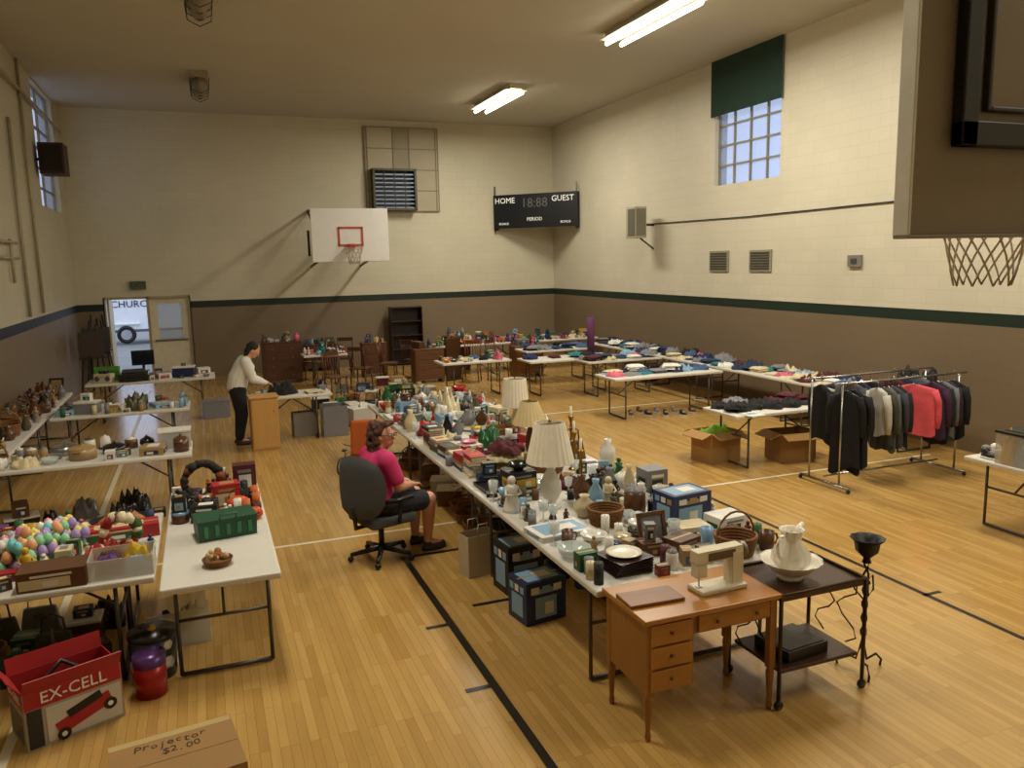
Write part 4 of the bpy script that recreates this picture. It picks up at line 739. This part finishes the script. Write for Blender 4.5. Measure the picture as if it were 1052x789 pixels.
fill((T2[0]+.1,T2[0]+1.6,T2[1]+.15,T2[1]+1.4),0,['tub','package','tub','basket','handbag','bag'],['black','brown','maroon','navy','gray','green','olive'],22,'stored beneath the toy table','stored goods',tries=25)
fill((T3[0]+.3,T3[0]+2.2,T3[1]+.05,T3[1]+.7),0,['tub','package','bag'],['black','brown','gray','black'],12,'beneath the cookware table','stored goods')
# T3..T5
put(i_tub('white',.36,.26,.18,'white',.4),183,458,pl='on the cookware table'); put(i_pot('black',.12,.08),118,465,pl='on the cookware table'); put(i_pot('gray',.13,.1),70,462,pl='on the cookware table')
wf(T3,2.44,.76,['pot','bowl','plate','package','small','teapot','tin','toaster','radio','jar','dish','package','bag','basket','linen'],KIT+['black','brown','tan'],80,'on the cookware table','cookware',tries=25,stack=.65)
wf(T4,1.83,.76,['basket','tub','candle','package','plate','small','bowl','game','package','linen','bag','papers'],KIT+['tan','black'],60,'on the craft table','crafts and baskets',tries=25,stack=.65)
fill(wbox(TLW[0],TLW[1],.6,4.9),.74,['basket','flowers','frame','basket','vase','package','figurine','pot','bag'],['brown','black','gray','tan','olive','maroon','brown'],95,'on table beside wall','baskets and decorations',tries=25)
g=G(.006); gm=M('#4f8a2f',.4)
for x in (-1,1): g.box((x*.2,0,0),(.015,.3,.24),gm)
for y in (-1,1):
    for z in (0,.09,.18): g.box((0,y*.15,z),(.4,.012,.055),gm)
g.box((0,0,0),(.4,.3,.01),gm); put(('milk_crate','crate','bright green plastic crate',[('milk_crate',g)]),116,384,pl='on folding table')
def monitor(w=.42,h=.3):
    g=G(.008).box((0,0,.12),(w,.06,h),BK); s=G().box((0,-.032,.14),(w-.05,.003,h-.05),M('#1a2026',.15)); b=G(.004).box((0,.02,0),(.22,.16,.015),BK); b.box((0,.02,.01),(.05,.03,.14),BK); return ('computer_monitor','monitor','black flat computer monitor',[('monitor_housing',g),('screen',s),('stand',b)])
put(monitor(),148,381,pl='on folding table'); g=G(.01).box((0,0,0),(.48,.36,.14),M('#191919',.4)); g.box((0,.08,.14),(.4,.18,.06),M('#222222',.4),0,.95,.8); t=G(.004).box((0,-.22,.03),(.3,.12,.01),M('#333333',.5)); put(('printer','printer','black desktop inkjet printer',[('printer_body',g),('paper_tray',t)]),133,392,pl='on folding table',nud=.5)
wf(T5,2.2,.76,['radio','package','tub','package','pot','book','tin','small','bag'],['white','gray','black','cream','navy'],40,'on the office goods table','office goods')
put(i_crumple('black',.5,.45,.16),285,398,pl='draped on small folding table',nud=.5)
wf(T6,1.22,.6,['papers','small','game','papers','book','papers'],['white','cream','gray'],14,'on small folding table','sorted goods',stack=.2)
wf(T7,1.0,.6,['package','bottle','jar','plush','tub','small'],MIX,18,'on small table','household goods')
wf(T10,T10L,.7,['package','basket','bag','bowl','game','small','linen'],MIX,26,'on the mixed goods table','mixed household goods')
# ---------- right side clothes
wf(TA,2.0,.76,['folded','folded','crumple'],CLO,7,'on the linen table','folded linens',stack=.3,mx=1)
mound((TB[0]+.03,TB[0]+2.15,TB[1]+.2,TB[1]+.75),CLO,'on the clothes table','folded clothes',top=.3)
mound((TC[0],TC[0]+.76,TC[1],TC[1]+9.8),CLO,'on wall side clothes table','clothes on wall tables',top=.55)
put(i_crumple('black',.55,.6,.35),940,410,pl='on wall side clothes table',ck=False)
mound((TD[0]+.02,TD[0]+1.58,TD[1]+.12,TD[1]+.75),['black','black','navy','gray','black','maroon'],'on dark clothing table','dark clothes')
put(i_papers('w'),772,426,pl='on dark clothing table',ck=False)
mound(wbox(*T8,1.7,.76),CLO,'on the heaped clothes table','heaped clothes'); mound(wbox(*T9,1.7,.76),CLO,'on the folded clothes table','heaped clothes')
fill(wbox(TG[0],TG[1],4.35,.76),.74,['plush','package','ball','toycar','flowers','package','game','small','hat','basket','bag','linen'],TOY+['white','green','tan'],130,'on the toy table','toys near back wall',stack=.75,tries=20)
p=at(601,363); g=G().lathe((0,0,0),[(.001,0),(.08,0),(.08,.8),(.05,.8),(.03,.78),(.001,.78)],M('#5a2a52',.8),18); place(('yoga_mat','mat','rolled purple exercise mat standing',[('yoga_mat',g)]),p.x,TA[1]+.5,.74,0,'on folding table',ck=False)
for k in range(8):
    it=i_shoe(rnd.choice(['black','gray','brown'])); q=at(648+k*9,427-(k%2)*3,0); place(it,q.x,q.y,0,rnd.uniform(-.3,.3),'on floor near clothes table','shoes on the floor')
def carton(w,d,h,c='#a07a48'):
    m=M(c,.85,0,.1,6); g=G(); t=.006
    for x in (-1,1): g.box((x*w/2,0,0),(t,d,h),m)
    for y in (-1,1): g.box((0,y*d/2,0),(w,t,h),m)
    g.box((0,0,0),(w,d,t),m); P=[('carton_body',g)]
    for y in (-1,1): f=G(); f.T=Matrix.Translation((0,y*d/2,h))@Matrix.Rotation(-y*1.9,4,'X'); f.box((0,0,0),(w,t,d*.42),m); P.append(('flap',f))
    for x in (-1,1): f=G(); f.T=Matrix.Translation((x*w/2,0,h))@Matrix.Rotation(x*1.9,4,'Y'); f.box((0,0,0),(t,d,d*.42),m); P.append(('flap',f))
    return P
P=carton(.5,.42,.42); c=G(); c.cloth((0,0,.25),.48,.4,.22,M('#7fae2c',.8,0,.2,15),14,False,.4,4); P.append(('contents',c,'bright green fabric contents')); put(('cardboard_box','box','open cardboard box of bright green fabric',P),735,472,0,.1,'on gym floor',nud=.3)
P=carton(.5,.42,.4,'#94703f'); put(('cardboard_box','box','open brown cardboard box with flaps',P),798,474,0,-.15,'on gym floor',nud=.4)
# ---------- clothes rack
ra=at(855,502,0); L=1.85; RR=(ra.x,ra.y-.1); ch=M('#a5a39e',.25,.9); hgt=1.28; P=[]
for y in (0,.5):
    for x in (0,L): P.append(('rack_post',G().tube([(x,y,.05),(x,y,hgt)],.013,ch)))
for y in (0,.5): P.append(('hanging_rail',G().tube([(-.12,y,hgt),(L+.12,y,hgt)],.013,ch)))
fg=G()
for x in (0,L): fg.tube([(x,-.15,.05),(x,.65,.05)],.016,ch)
fg.tube([(0,.25,.12),(L,.25,.12)],.012,ch)
P.append(('rack_base',fg)); 
for x in (0,L):
    for y in (-.15,.65): P.append(('caster',G().ball((x,y,.026),.026,BK,10)))
mk('clothes_rack','clothes rack','chrome double rail clothes rack on casters',P,(RR[0],RR[1],0),0)
def hung(c,w,h,sl=True):
    m=M(c,.95,0,.3,12); g=G(); n=28; vs=[];fs=[];sd=rnd.random()*20; lv=[(0,.16),(.03,.45),(.08,.92),(.16,1),(.4,.93),(.7,.96),(1,1.02)]
    for t,q in lv:
        for i in range(n):
            a=2*math.pi*i/n; fold=1+.35*noise.noise(V((math.cos(a)*2.2,math.sin(a)*2.2,sd+t*.4)))*t
            vs.append((.034*math.sin(a)*(1+t*.35)*fold*(1+.35*math.sin(7*a)*t), w/2*q*math.cos(a)*(1 if t<.2 else fold**.3), -.09-h*t*(1+.06*math.cos(2*a+sd))))
    for k in range(len(lv)-1):
        for i in range(n): j=(i+1)%n; fs.append((k*n+i,k*n+j,k*n+n+j,k*n+n+i))
    g.add(vs,fs,m,True)
    if sl:
        for s in (-1,1): g.tube([(0,s*w*.43,-.16),(.01,s*w*.53,-.3),(.02,s*w*.55,-.5),(.02,s*w*.53,-.62)],[.045,.042,.036,.03],m,9)
    k=G().tube([(0,0,-.09),(0,0,-.03),(0,.018,.0),(0,.022,.02),(0,0,.032),(0,-.018,.022)],.003,ch,5); k.tube([(0,-w*.4,-.15),(0,0,-.085),(0,w*.4,-.15)],.006,ch,5)
    return [('garment_cloth',g),('hanger',k)]
cs=[(.0,'black','#101012',.5,.95,0),(.07,'black','#151518',.3,.9,0),(.28,'white','#b5b1a6',-.2,.55,0),(.32,'olive','#3a3c30',.0,.72,0),(.37,'gray','#55565a',-.25,.74,0),(.41,'dark gray','#3a3b40',.1,.7,0),(.46,'black','#18181a',-.1,.72,0),(.6,'coral','#d2525a',.75,.6,0),(.78,'dark purple','#3a2038',.2,.66,0),(.83,'black','#19191c',.0,.74,0),(.88,'patterned gray','#6a6a70',.15,.7,0),(.93,'dark purple','#2c1c30',-.2,.68,0),(.98,'black','#141416',.1,.7,0),
(.05,'black','#141416',.0,.7,1),(.32,'gray','#4a4a50',.2,.7,1),(.4,'navy','#20263a',.0,.7,1),(.5,'black','#1c1c20',.1,.6,1),(.72,'maroon','#4a2024',.1,.7,1),(.85,'dark blue','#28344a',.0,.7,1),(.95,'gray','#5a5a60',.1,.7,1)]
for f_,cn,cc,face,hh,r in cs:
    w=.52 if cn=='coral' else rnd.uniform(.34,.4)
    mk('hanging_coat' if hh>.8 else 'hanging_shirt','clothing',cn+' garment on hanger on the clothes rack',hung(cc,w,hh),(RR[0]+.06+(L-.12)*f_,RR[1]+r*.5,hgt+.005),face,'garments on the clothes rack')
put(i_tub('white',.46,.34,.3,'black',.3,['pink','light blue','white','yellow']),1045,478,pl='on folding table',nud=.2); put(i_tub('light blue',.4,.3,.14,'gray'),1105,478,pl='on folding table',nud=.4)
for k in range(5): place(i_shoe(['black','gray','white','brown','navy'][k]),TE[0]+.1+k*.07,TE[1]+.55+.02*k,.74,rnd.uniform(-.3,.3),'on folding table','small shoes',nud=.3)
# ---------- furniture at back
def chair(c='#6a4020',h=.95):
    m=Wood(c,'#4f2d14',6,.4,2); s=G(.006).box((0,0,.43),(.42,.4,.03),m); P=[('seat',s)]
    for x in (-1,1):
        for y in (-1,1): P.append(('leg',G().tube([(x*.19,y*.17,0),(x*.17,y*.16,.43)],[.014,.02],m)))
    b=G()
    for x in (-1,1): b.tube([(x*.17,.17,.44),(x*.19,.24,h)],.016,m)
    b.box((0,.235,h-.09),(.4,.02,.09),m)
    for i in range(5): b.tube([(-.12+.06*i,.18,.45),(-.12+.06*i,.235,h-.08)],.008,m,6)
    P.append(('backrest',b)); return ('wooden_chair','chair','brown wooden spindle back chair',P)
for u,v,r,c in ((346,408,.3,'#6a4020'),(372,398,2.5,'#5a3218'),(485,392,-.5,'#7a4a24'),(512,390,.6,'#6a4020'),(400,392,1.2,'#5a3218'),(325,390,-.8,'#8a5a2c'),(425,388,2.2,'#4a2a16'),(355,386,-.3,'#3a2414')): put(chair(c),u,v,0,r,'on gym floor',nud=.5)
def shelf(w,d,h,n,c='#2a1710'):
    m=M(c,.4,0,.25,5); b=G(.004)
    for x in (-1,1): b.box((x*w/2,0,0),(.025,d,h),m)
    b.box((0,d/2-.01,0),(w,.01,h),m); P=[('shelf_frame',b)]
    for i in range(n+1): P.append(('shelf_board',G(.003).box((0,0,.04+(h-.07)*i/n),(w,d-.01,.022),m)))
    return P
place(('bookshelf','shelf','dark brown wooden open bookshelf',shelf(.85,.35,1.6,4)),aty(418,340,YB-.5).x,YB-.4,0,0,'against the back wall')
def dresser(w,d,h,n,c='#5a3420',c2='#432412'):
    m=Wood(c,c2,5,.4,0); b=G(.006).box((0,0,.08),(w,d,h-.1),m); b.box((0,0,h-.03),(w+.03,d+.02,.03),m); P=[('dresser_body',b)]
    for i in range(n): P.append(('drawer',G(.004).box((0,-d/2-.006,.11+i*(h-.16)/n),(w*.9,.012,(h-.2)/n),m),[('knob',G().ball((x*w*.25,-d/2-.022,.11+(i+.45)*(h-.16)/n),.016,M('#a08040',.3,.8),8)) for x in (-1,1)]))
    for x in (-1,1): P.append(('leg',G().box((x*(w/2-.03),0,0),(.05,d*.9,.08),m)))
    return ('dresser','dresser','brown wooden chest of drawers',P)
def dput(u,v,w,d,h,n,c,*a):
    o=put(dresser(w,d,h,n,c,*a),u,v,0,0,'near the back wall',nud=.8)
    if o: fill((o.location.x-w/2,o.location.x+w/2,o.location.y-d/2,o.location.y+d/2),h,['package','small','vase','basket','book','figurine','radio'],MIX,8,'on the wooden dresser','goods on dresser')
dput(300,392,.9,.45,1.0,4,'#5a3420'); dput(385,386,.6,.4,.85,3,'#6a4426'); dput(440,392,.7,.45,.8,3,'#7a5030'); dput(330,380,.8,.45,.7,2,'#4a2c1a'); dput(541,386,.7,.5,.75,2,'#9a6a30'); dput(470,380,.6,.4,.9,3,'#5a3420')
m=Wood('#c79a5a','#b88a4a',3,.4,2); b=G(.006).box((0,0,.0),(.4,.34,.8),m); b.box((0,0,.8),(.44,.38,.03),m); dr=G(.004).box((0,-.176,.03),(.37,.012,.75),m); P=at(274,462,0); place(('wooden_cabinet','cabinet','light golden wooden upright cabinet',[('cabinet_body',b),('door',dr,[('knob',G().ball((.14,-.19,.6),.012,M('#a08040',.3,.8),8))])]),P.x,P.y+.12,0,.05,'beside small folding table',nud=.5)
g=G(.006).box((0,0,0),(.45,.04,1.0),Wood('#5a3a20','#3a2210',5,.4,2)); g.box((0,-.05,.0),(.45,.1,.03),M('#3a2210',.5)); put(('headboard','headboard','dark wooden panel standing upright',[('headboard',g)]),457,390,0,.4,'on gym floor',nud=.8)
xa=at(300,398,0).x; xc=at(430,392,0).x; fill((xa,xc,14.2,18.5),0,['tub','package','basket','bag','tub','handbag'],['black','brown','gray','white','navy','tan','maroon','green'],34,'on floor near the back','stored goods at back')
for k,(u,v) in enumerate(((50,408),(72,400),(94,398))):
    p=at(u,v,0); g=G(.004); hh=1.5+.1*k; m=M('#1c1612',.6)
    for x in (-1,1): g.tube([(x*.28,0,0),(x*.12,.1,hh)],.02,m)
    g.tube([(0,.5,0),(0,.12,hh-.1)],.02,m); g.box((0,.0,.8),(.55,.04,.03),m); b=G(.004).box((0,.04,.84),(.5,.02,.55),M(['#3a2a1c','#2a2c30','#4a3a28'][k],.6,0,.3,6)); place(('easel','easel','dark easel holding a dark picture',[('easel_frame',g),('canvas',b)]),max(XL+.45,p.x),p.y,0,.2,'near the wall','easels',nud=1)
put(i_tub('gray',.5,.36,.3,'gray'),222,428,0,.1,'on gym floor',nud=.4); put(i_tub('gray',.42,.4,.5,None),344,446,0,0,'on gym floor',nud=.5); put(bag('#77726a',.4,.2,.4),322,446,0,.1,'on floor by table',nud=.5); put(i_handbag('black',1.6),288,400,.74,0,'on small folding table',nud=.4)
put(i_tub('white',.5,.35,.3,'white'),372,436,0,.3,'on gym floor',nud=.6)
p=at(380,500,0); g=G(.03).box((0,0,.38),(.42,.42,.1),M('#b0561e',.9)); b=G(.03).box((0,.19,.46),(.4,.08,.44),M('#b0561e',.9),0,.9,1); P=[('seat',g),('backrest',b)]
for x in (-1,1):
    for y in (-1,1): P.append(('leg',G().tube([(x*.16,y*.16,0),(x*.15,y*.15,.39)],.015,BK)))
place(('upholstered_chair','chair','small orange upholstered side chair',P),min(p.x,RX-.27),p.y,0,2.9,'beside the kitchenware table',nud=.02,ck=False)
p=at(655,380,0); g=G(); m=M('#22252a',.4,.4); g.tube([(-.4,0,.03),(.4,0,.03)],.025,m); g.tube([(-.3,-.2,.03),(-.3,.2,.03)],.025,m); g.tube([(.35,-.2,.03),(.35,.2,.03)],.025,m); g.tube([(0,0,.03),(-.15,0,.95)],.025,m); g.tube([(.1,0,.05),(.35,0,1.3),(.2,0,1.36)],.03,m); g.tube([(.2,-.25,1.42),(.3,-.2,1.36),(.3,.2,1.36),(.2,.25,1.42)],.022,m)
w=G(); w.T=Matrix.Translation((.25,0,.32))@Matrix.Rotation(math.pi/2,4,'X'); w.lathe((0,0,0),[(.001,.03),(.24,.03),(.25,0),(.24,-.03),(.001,-.03)],M('#3a3a3e',.4),22)
place(('exercise_bike','exercise bike','dark stationary exercise bike',[('bike_frame',g),('flywheel',w),('saddle',G().ball((-.16,0,.98),(.15,.1,.05),BK,12))]),aty(655,340,YB-1).x-.3,YB-1.0,0,.4,'near the back clothes tables',nud=1)
p=at(358,486,0); g=G(); y_=M('#6a5a1e',.4); s_=.55; P=[]
for x in (-.3,.3):
    w=G(); w.T=Matrix.Scale(s_,4)@Matrix.Translation((x,0,.23))@Matrix.Rotation(math.pi/2,4,'X'); ring(0,0,0,.21,.02,BK,w)
    for i in range(8): a=i*math.pi/4; w.tube([(0,0,0),(.2*math.cos(a),.2*math.sin(a),0)],.003,ch,4)
    P.append(('wheel',w))
g.T=Matrix.Scale(s_,4)
g.tube([(-.3,0,.23),(-.05,0,.25),(.22,0,.5),(-.12,0,.5),(-.3,0,.23)],.015,y_); g.tube([(-.05,0,.25),(-.12,0,.58)],.014,y_); g.tube([(.3,0,.23),(.22,0,.62)],.014,y_); g.tube([(.2,-.2,.66),(.22,0,.62),(.2,.2,.66)],.012,BK); sd_=G(); sd_.T=g.T; P+= [('bicycle_frame',g),('saddle',sd_.ball((-.13,0,.6),(.1,.06,.03),BK,10))]
place(('child_bicycle','bicycle','small dark yellow child bicycle',P),p.x,p.y,0,.9,'standing beside the table',nud=.4)
# ---------- people
def blob(J,E,m):
    g=G()
    for n,(p,r) in J.items(): g.ball(p,r,m,14)
    for a,b in E:
        pa,ra=J[a]; pb,rb_=J[b]; pa=V(pa);pb=V(pb)
        if isinstance(ra,tuple) or isinstance(rb_,tuple):
            A=V(ra if isinstance(ra,tuple) else (ra,)*3); B=V(rb_ if isinstance(rb_,tuple) else (rb_,)*3)
            for k in range(1,8): f=k/8; g.ball(pa.lerp(pb,f),tuple(A.lerp(B,f)),m,14)
        else: g.tube([pa,pb],[ra,rb_],m,12)
    return g
def remesh(g,vox,sm=3):
    o=bpy.data.objects.new('r',g.mesh('r')); COL.objects.link(o); md=o.modifiers.new('r','REMESH'); md.mode='VOXEL'; md.voxel_size=vox; s=o.modifiers.new('s','SMOOTH'); s.iterations=sm; s.factor=.5
    me=bpy.data.meshes.new_from_object(o.evaluated_get(bpy.context.evaluated_depsgraph_get())); bpy.data.objects.remove(o); return me
def human(P,loc,rz,label,shirt,pants,hair,skin='#c98f72',headT=None,bare_arm=True,curly=True,short=True,fat=1.0,glasses=False):
    sk=M(skin,.55,0,.08); J={}; E=[]; f_=fat
    def j(n,p,r,par=None):
        J[n]=(tuple(p),r)
        if par: E.append((par,n))
    TR={'pel':(.125*f_,.165*f_,.12),'sp':(.12*f_,.145*f_,.12),'ch':(.115*f_,.16*f_,.12)}
    j('pel',P['pel'],TR['pel']); j('sp',P['sp'],TR['sp']); j('ch',P['ch'],TR['ch']); j('nk',P['nk'],.055); j('hd',P['hd'],.055); J['ch2']=(tuple(V(P['ch']).lerp(V(P['nk']),.5)),.07)
    E+=[('pel','sp'),('sp','ch'),('ch2','nk'),('nk','hd')]
    for s in 'LR':
        j('sh'+s,P['sh'+s],.06*f_); E.append(('ch2','sh'+s)); j('el'+s,P['el'+s],.043*f_,'sh'+s); j('wr'+s,P['wr'+s],.028,'el'+s)
        el=V(P['el'+s]);wr=V(P['wr'+s]); d=(wr-el).normalized(); side=d.cross(V((0,0,1))).normalized(); up=side.cross(d).normalized()
        if s=='R': side=-side; 
        for f in range(4):
            b=wr+d*.08+side*(.03-.02*f); ln=[.062,.07,.066,.05][f]; j('k%d'%f+s,wr+d*.03+side*(.018-.012*f),.016,'wr'+s); j('a%d'%f+s,b,.0115,'k%d'%f+s); j('b%d'%f+s,b+d*ln*.5-up*.012,.0095,'a%d'%f+s); j('c%d'%f+s,b+d*ln*.85-up*.035,.008,'b%d'%f+s)
        t=wr+d*.035+side*.04; j('t'+s,t,.012,'wr'+s); j('u'+s,t+d*.035+side*.012-up*.01,.01,'t'+s)
        j('hp'+s,P['hp'+s],.095*f_); E.append(('pel','hp'+s)); j('kn'+s,P['kn'+s],.062*f_,'hp'+s); j('cf'+s,V(P['kn'+s]).lerp(V(P['an'+s]),.35),.055*f_,'kn'+s); j('an'+s,P['an'+s],.038,'cf'+s); j('to'+s,P['to'+s],.035,'an'+s)
    g=blob(J,E,sk); T=Matrix.Translation(P['hd'])@(headT or Matrix.Identity(4)); g.T=T
    g.ball((0,0,.02),(.098,.076,.115),sk,20); g.ball((.035,0,-.045),(.06,.055,.055),sk,14); g.tube([(.088,0,.03),(.115,0,-.01),(.095,0,-.02)],[.01,.016,.014],sk,8); g.ball((.088,0,-.045),(.014,.026,.008),sk,8); g.ball((.082,0,.045),(.02,.05,.012),sk,8)
    for s in (-1,1): g.ball((-.005,s*.076,.0),(.022,.014,.032),sk,8)
    body=G(); body.addmesh(remesh(g,.008,2),sk); PS=[('body',body)]
    for s in (-1,1): f=G(); f.T=T; f.ball((.085,s*.032,.025),(.012,.015,.009),M('#e6e0d8',.3),8); f.ball((.095,s*.032,.025),.006,M('#2a1a10',.3),8); PS.append(('eye',f))
    f=G(); f.T=T; f.ball((.098,0,-.045),(.006,.024,.006),M('#8a3a35',.5),8); PS.append(('mouth',f))
    if glasses:
        f=G(); f.T=T
        for s in (-1,1): f.tube([(.112,s*.034+.024*math.cos(a),.025+.018*math.sin(a)) for a in [i*math.pi/6 for i in range(12)]],.003,BK,5,True); f.tube([(.112,s*.058,.028),(.0,s*.083,.03)],.003,BK,5)
        f.tube([(.112,-.01,.028),(.112,.01,.028)],.003,BK,5); PS.append(('glasses',f))
    h=G(); h.T=T; hm=M(hair,.8,0,.35,30,.6)
    h.ball((-.03,0,.05),(.1,.088,.1),hm,16,.15)
    if curly:
        for i in range(110):
            a=rnd.uniform(1.3,4.98); z=rnd.uniform(-.13,.14); r=.115*math.sqrt(max(.1,1-(max(0,z-.03)/.14)**2)); h.ball((-.03+r*math.cos(a),r*.92*math.sin(a),z),rnd.uniform(.02,.03),hm,7,.5,i)
        for i in range(16): h.ball((rnd.uniform(.0,.07),rnd.uniform(-.065,.065),.128),.025,hm,7,.4,i)
    else: h.ball((-.06,0,-.02),(.06,.075,.08),hm,14,.2); h.ball((-.05,0,-.08),(.04,.06,.07),hm,12,.2)
    hh=G(); hh.addmesh(remesh(h,.009,1),hm); PS.append(('hair',hh))
    def ex(r,e): return tuple(x+e for x in r)
    S={'pel':(P['pel'],ex(TR['pel'],.02)),'sp':(P['sp'],ex(TR['sp'],.03)),'ch':(P['ch'],ex(TR['ch'],.022)),'c2':(tuple(V(P['ch']).lerp(V(P['nk']),.5)),.088)}; ES=[('pel','sp'),('sp','ch')]
    bs=V(P['ch']); S['bust']=((bs.x+.06,bs.y,bs.z-.03),(.1*f_,.15*f_,.09))
    for s in 'LR':
        S['sh'+s]=(P['sh'+s],.078*f_); ES.append(('c2','sh'+s)); e=P['el'+s] if not bare_arm else tuple(V(P['sh'+s]).lerp(V(P['el'+s]),.7)); S['el'+s]=(e,.066*f_); ES.append(('sh'+s,'el'+s))
        if not bare_arm: S['wr'+s]=(tuple(V(P['el'+s]).lerp(V(P['wr'+s]),.93)),.043); ES.append(('el'+s,'wr'+s))
    cm_=M(shirt,.85,0,.12,8); g2=G(); g2.addmesh(remesh(blob(S,ES,cm_),.012,4),cm_); PS.append(('shirt',g2))
    S={'pel':(tuple(V(P['pel'])-V((0,0,.02))),ex(TR['pel'],.012))};ES=[]
    for s in 'LR':
        kk=V(P['hp'+s]).lerp(V(P['kn'+s]),.78) if short else V(P['kn'+s])
        S['hp'+s]=(P['hp'+s],.112*f_); S['kn'+s]=(tuple(kk),.088*f_ if short else .08*f_); ES+=[('pel','hp'+s),('hp'+s,'kn'+s)]
        if not short: S['lo'+s]=(tuple(V(P['kn'+s]).lerp(V(P['an'+s]),.92)),.058); ES.append(('kn'+s,'lo'+s))
    pm_=M(pants,.9,0,.15,8); g2=G(); g2.addmesh(remesh(blob(S,ES,pm_),.012,3),pm_); PS.append(('trousers' if not short else 'shorts',g2))
    for s in 'LR':
        a=V(P['an'+s]);t=V(P['to'+s]); d=(t-a);d.z=0;d.normalize(); z0=min(a.z,t.z)-.042; k=G(); k.T=Matrix.Translation((a.x,a.y,0))@Matrix.Rotation(math.atan2(d.y,d.x),4,'Z'); k.lathe((.065,0,z0),[(.001,0),(.05,0),(.052,.025),(.045,.06),(.001,.075)],M('#2a2624',.6),16,True,2.6,1); k.ball((0,0,z0+.06),(.05,.045,.05),M('#2a2624',.6),10); PS.append(('shoe',k))
    return mk('person','person',label,PS,loc,rz)
cp_=at(393,573,0); rz=.3
oc=M('#47494c',.9,0,.1,20); P=[]
g=G()
for i in range(5):
    a=i*2*math.pi/5+.3; g.tube([(0,0,.11),(.3*math.cos(a),.3*math.sin(a),.07)],[.03,.02],BK)
P.append(('star_base',g))
for i in range(5):
    a=i*2*math.pi/5+.3; P.append(('caster',G().ball((.3*math.cos(a),.3*math.sin(a),.03),.03,BK,10)))
P.append(('gas_post',G().tube([(0,0,.08),(0,0,.4)],.028,BK))); P.append(('seat',G(.03).box((.02,0,.37),(.48,.5,.09),oc)))
# curved rounded backrest
g=G(); n=14; vs=[];fs=[]; hw,hh_=.26,.27
for s in (0,1):
    for i in range(n+1):
        for jj in range(n+1):
            u=2*i/n-1; v=2*jj/n-1; X=u*math.sqrt(max(0,1-.42*v*v)); Z=v*math.sqrt(max(0,1-.42*u*u)); e=max(abs(u),abs(v)); th_=.05*(1-e**6)
            vs.append((-.3+.09*(X*X)+(th_ if s else -th_),X*hw*1.12,.76+Z*hh_*1.12))
for s in (0,1):
    o_=s*(n+1)**2
    for i in range(n):
        for jj in range(n): a=o_+i*(n+1)+jj; q=(a,a+n+1,a+n+2,a+1); fs.append(q if s else q[::-1])
g.T=Matrix.Rotation(.32,4,'Z'); g.add(vs,fs,oc,True); P.append(('backrest',g)); P.append(('back_support',G().tube([(-.05,0,.36),(-.3,-.08,.38),(-.33,-.1,.6)],.022,BK)))
for s in (-1,1): P.append(('armrest',G().tube([(.05,s*.27,.4),(.05,s*.31,.62),(-.12,s*.31,.64),(.18,s*.31,.64)],.02,BK)))
mk('office_chair','chair','gray upholstered swivel office chair with armrests',P,(cp_.x,cp_.y,0),rz)
W=dict(pel=(-.04,0,.59),sp=(-.05,0,.74),ch=(-.01,0,.92),nk=(.03,0,1.07),hd=(.07,0,1.17))
for s,y in (('L',1),('R',-1)): W.update({'sh'+s:(.0,y*.18,.98),'el'+s:(.08,y*.25,.74),'wr'+s:(.29,y*.13,.7),'hp'+s:(.04,y*.1,.55),'kn'+s:(.46,y*.13,.52),'an'+s:(.44,y*.12,.09),'to'+s:(.56,y*.13,.05)})
human(W,(cp_.x,cp_.y,0),rz,'person in pink shirt seated on gray office chair','#c02a66','#22242c','#4a2a1a',headT=Matrix.Rotation(-.95,4,'Z'),fat=1.18,glasses=True)
sp_=at(256,455,0)
W=dict(pel=(0,0,.92),sp=(.03,0,1.05),ch=(.12,0,1.24),nk=(.2,0,1.38),hd=(.27,0,1.46))
for s,y in (('L',1),('R',-1)): W.update({'sh'+s:(.13,y*.17,1.31),'el'+s:(.22,y*.22,1.04),'wr'+s:(.42,y*.14,.96),'hp'+s:(0,y*.09,.88),'kn'+s:(.04,y*.1,.48),'an'+s:(-.02,y*.1,.09),'to'+s:(.1,y*.11,.045)})
human(W,(sp_.x-.12,sp_.y,0),.1,'person in loose white top leaning over small table','#d6d3ca','#1a1a20','#1c1512',headT=Matrix.Rotation(.65,4,'Y'),bare_arm=False,curly=False,short=False,fat=1.1)
print('OBJS',len(bpy.data.objects))
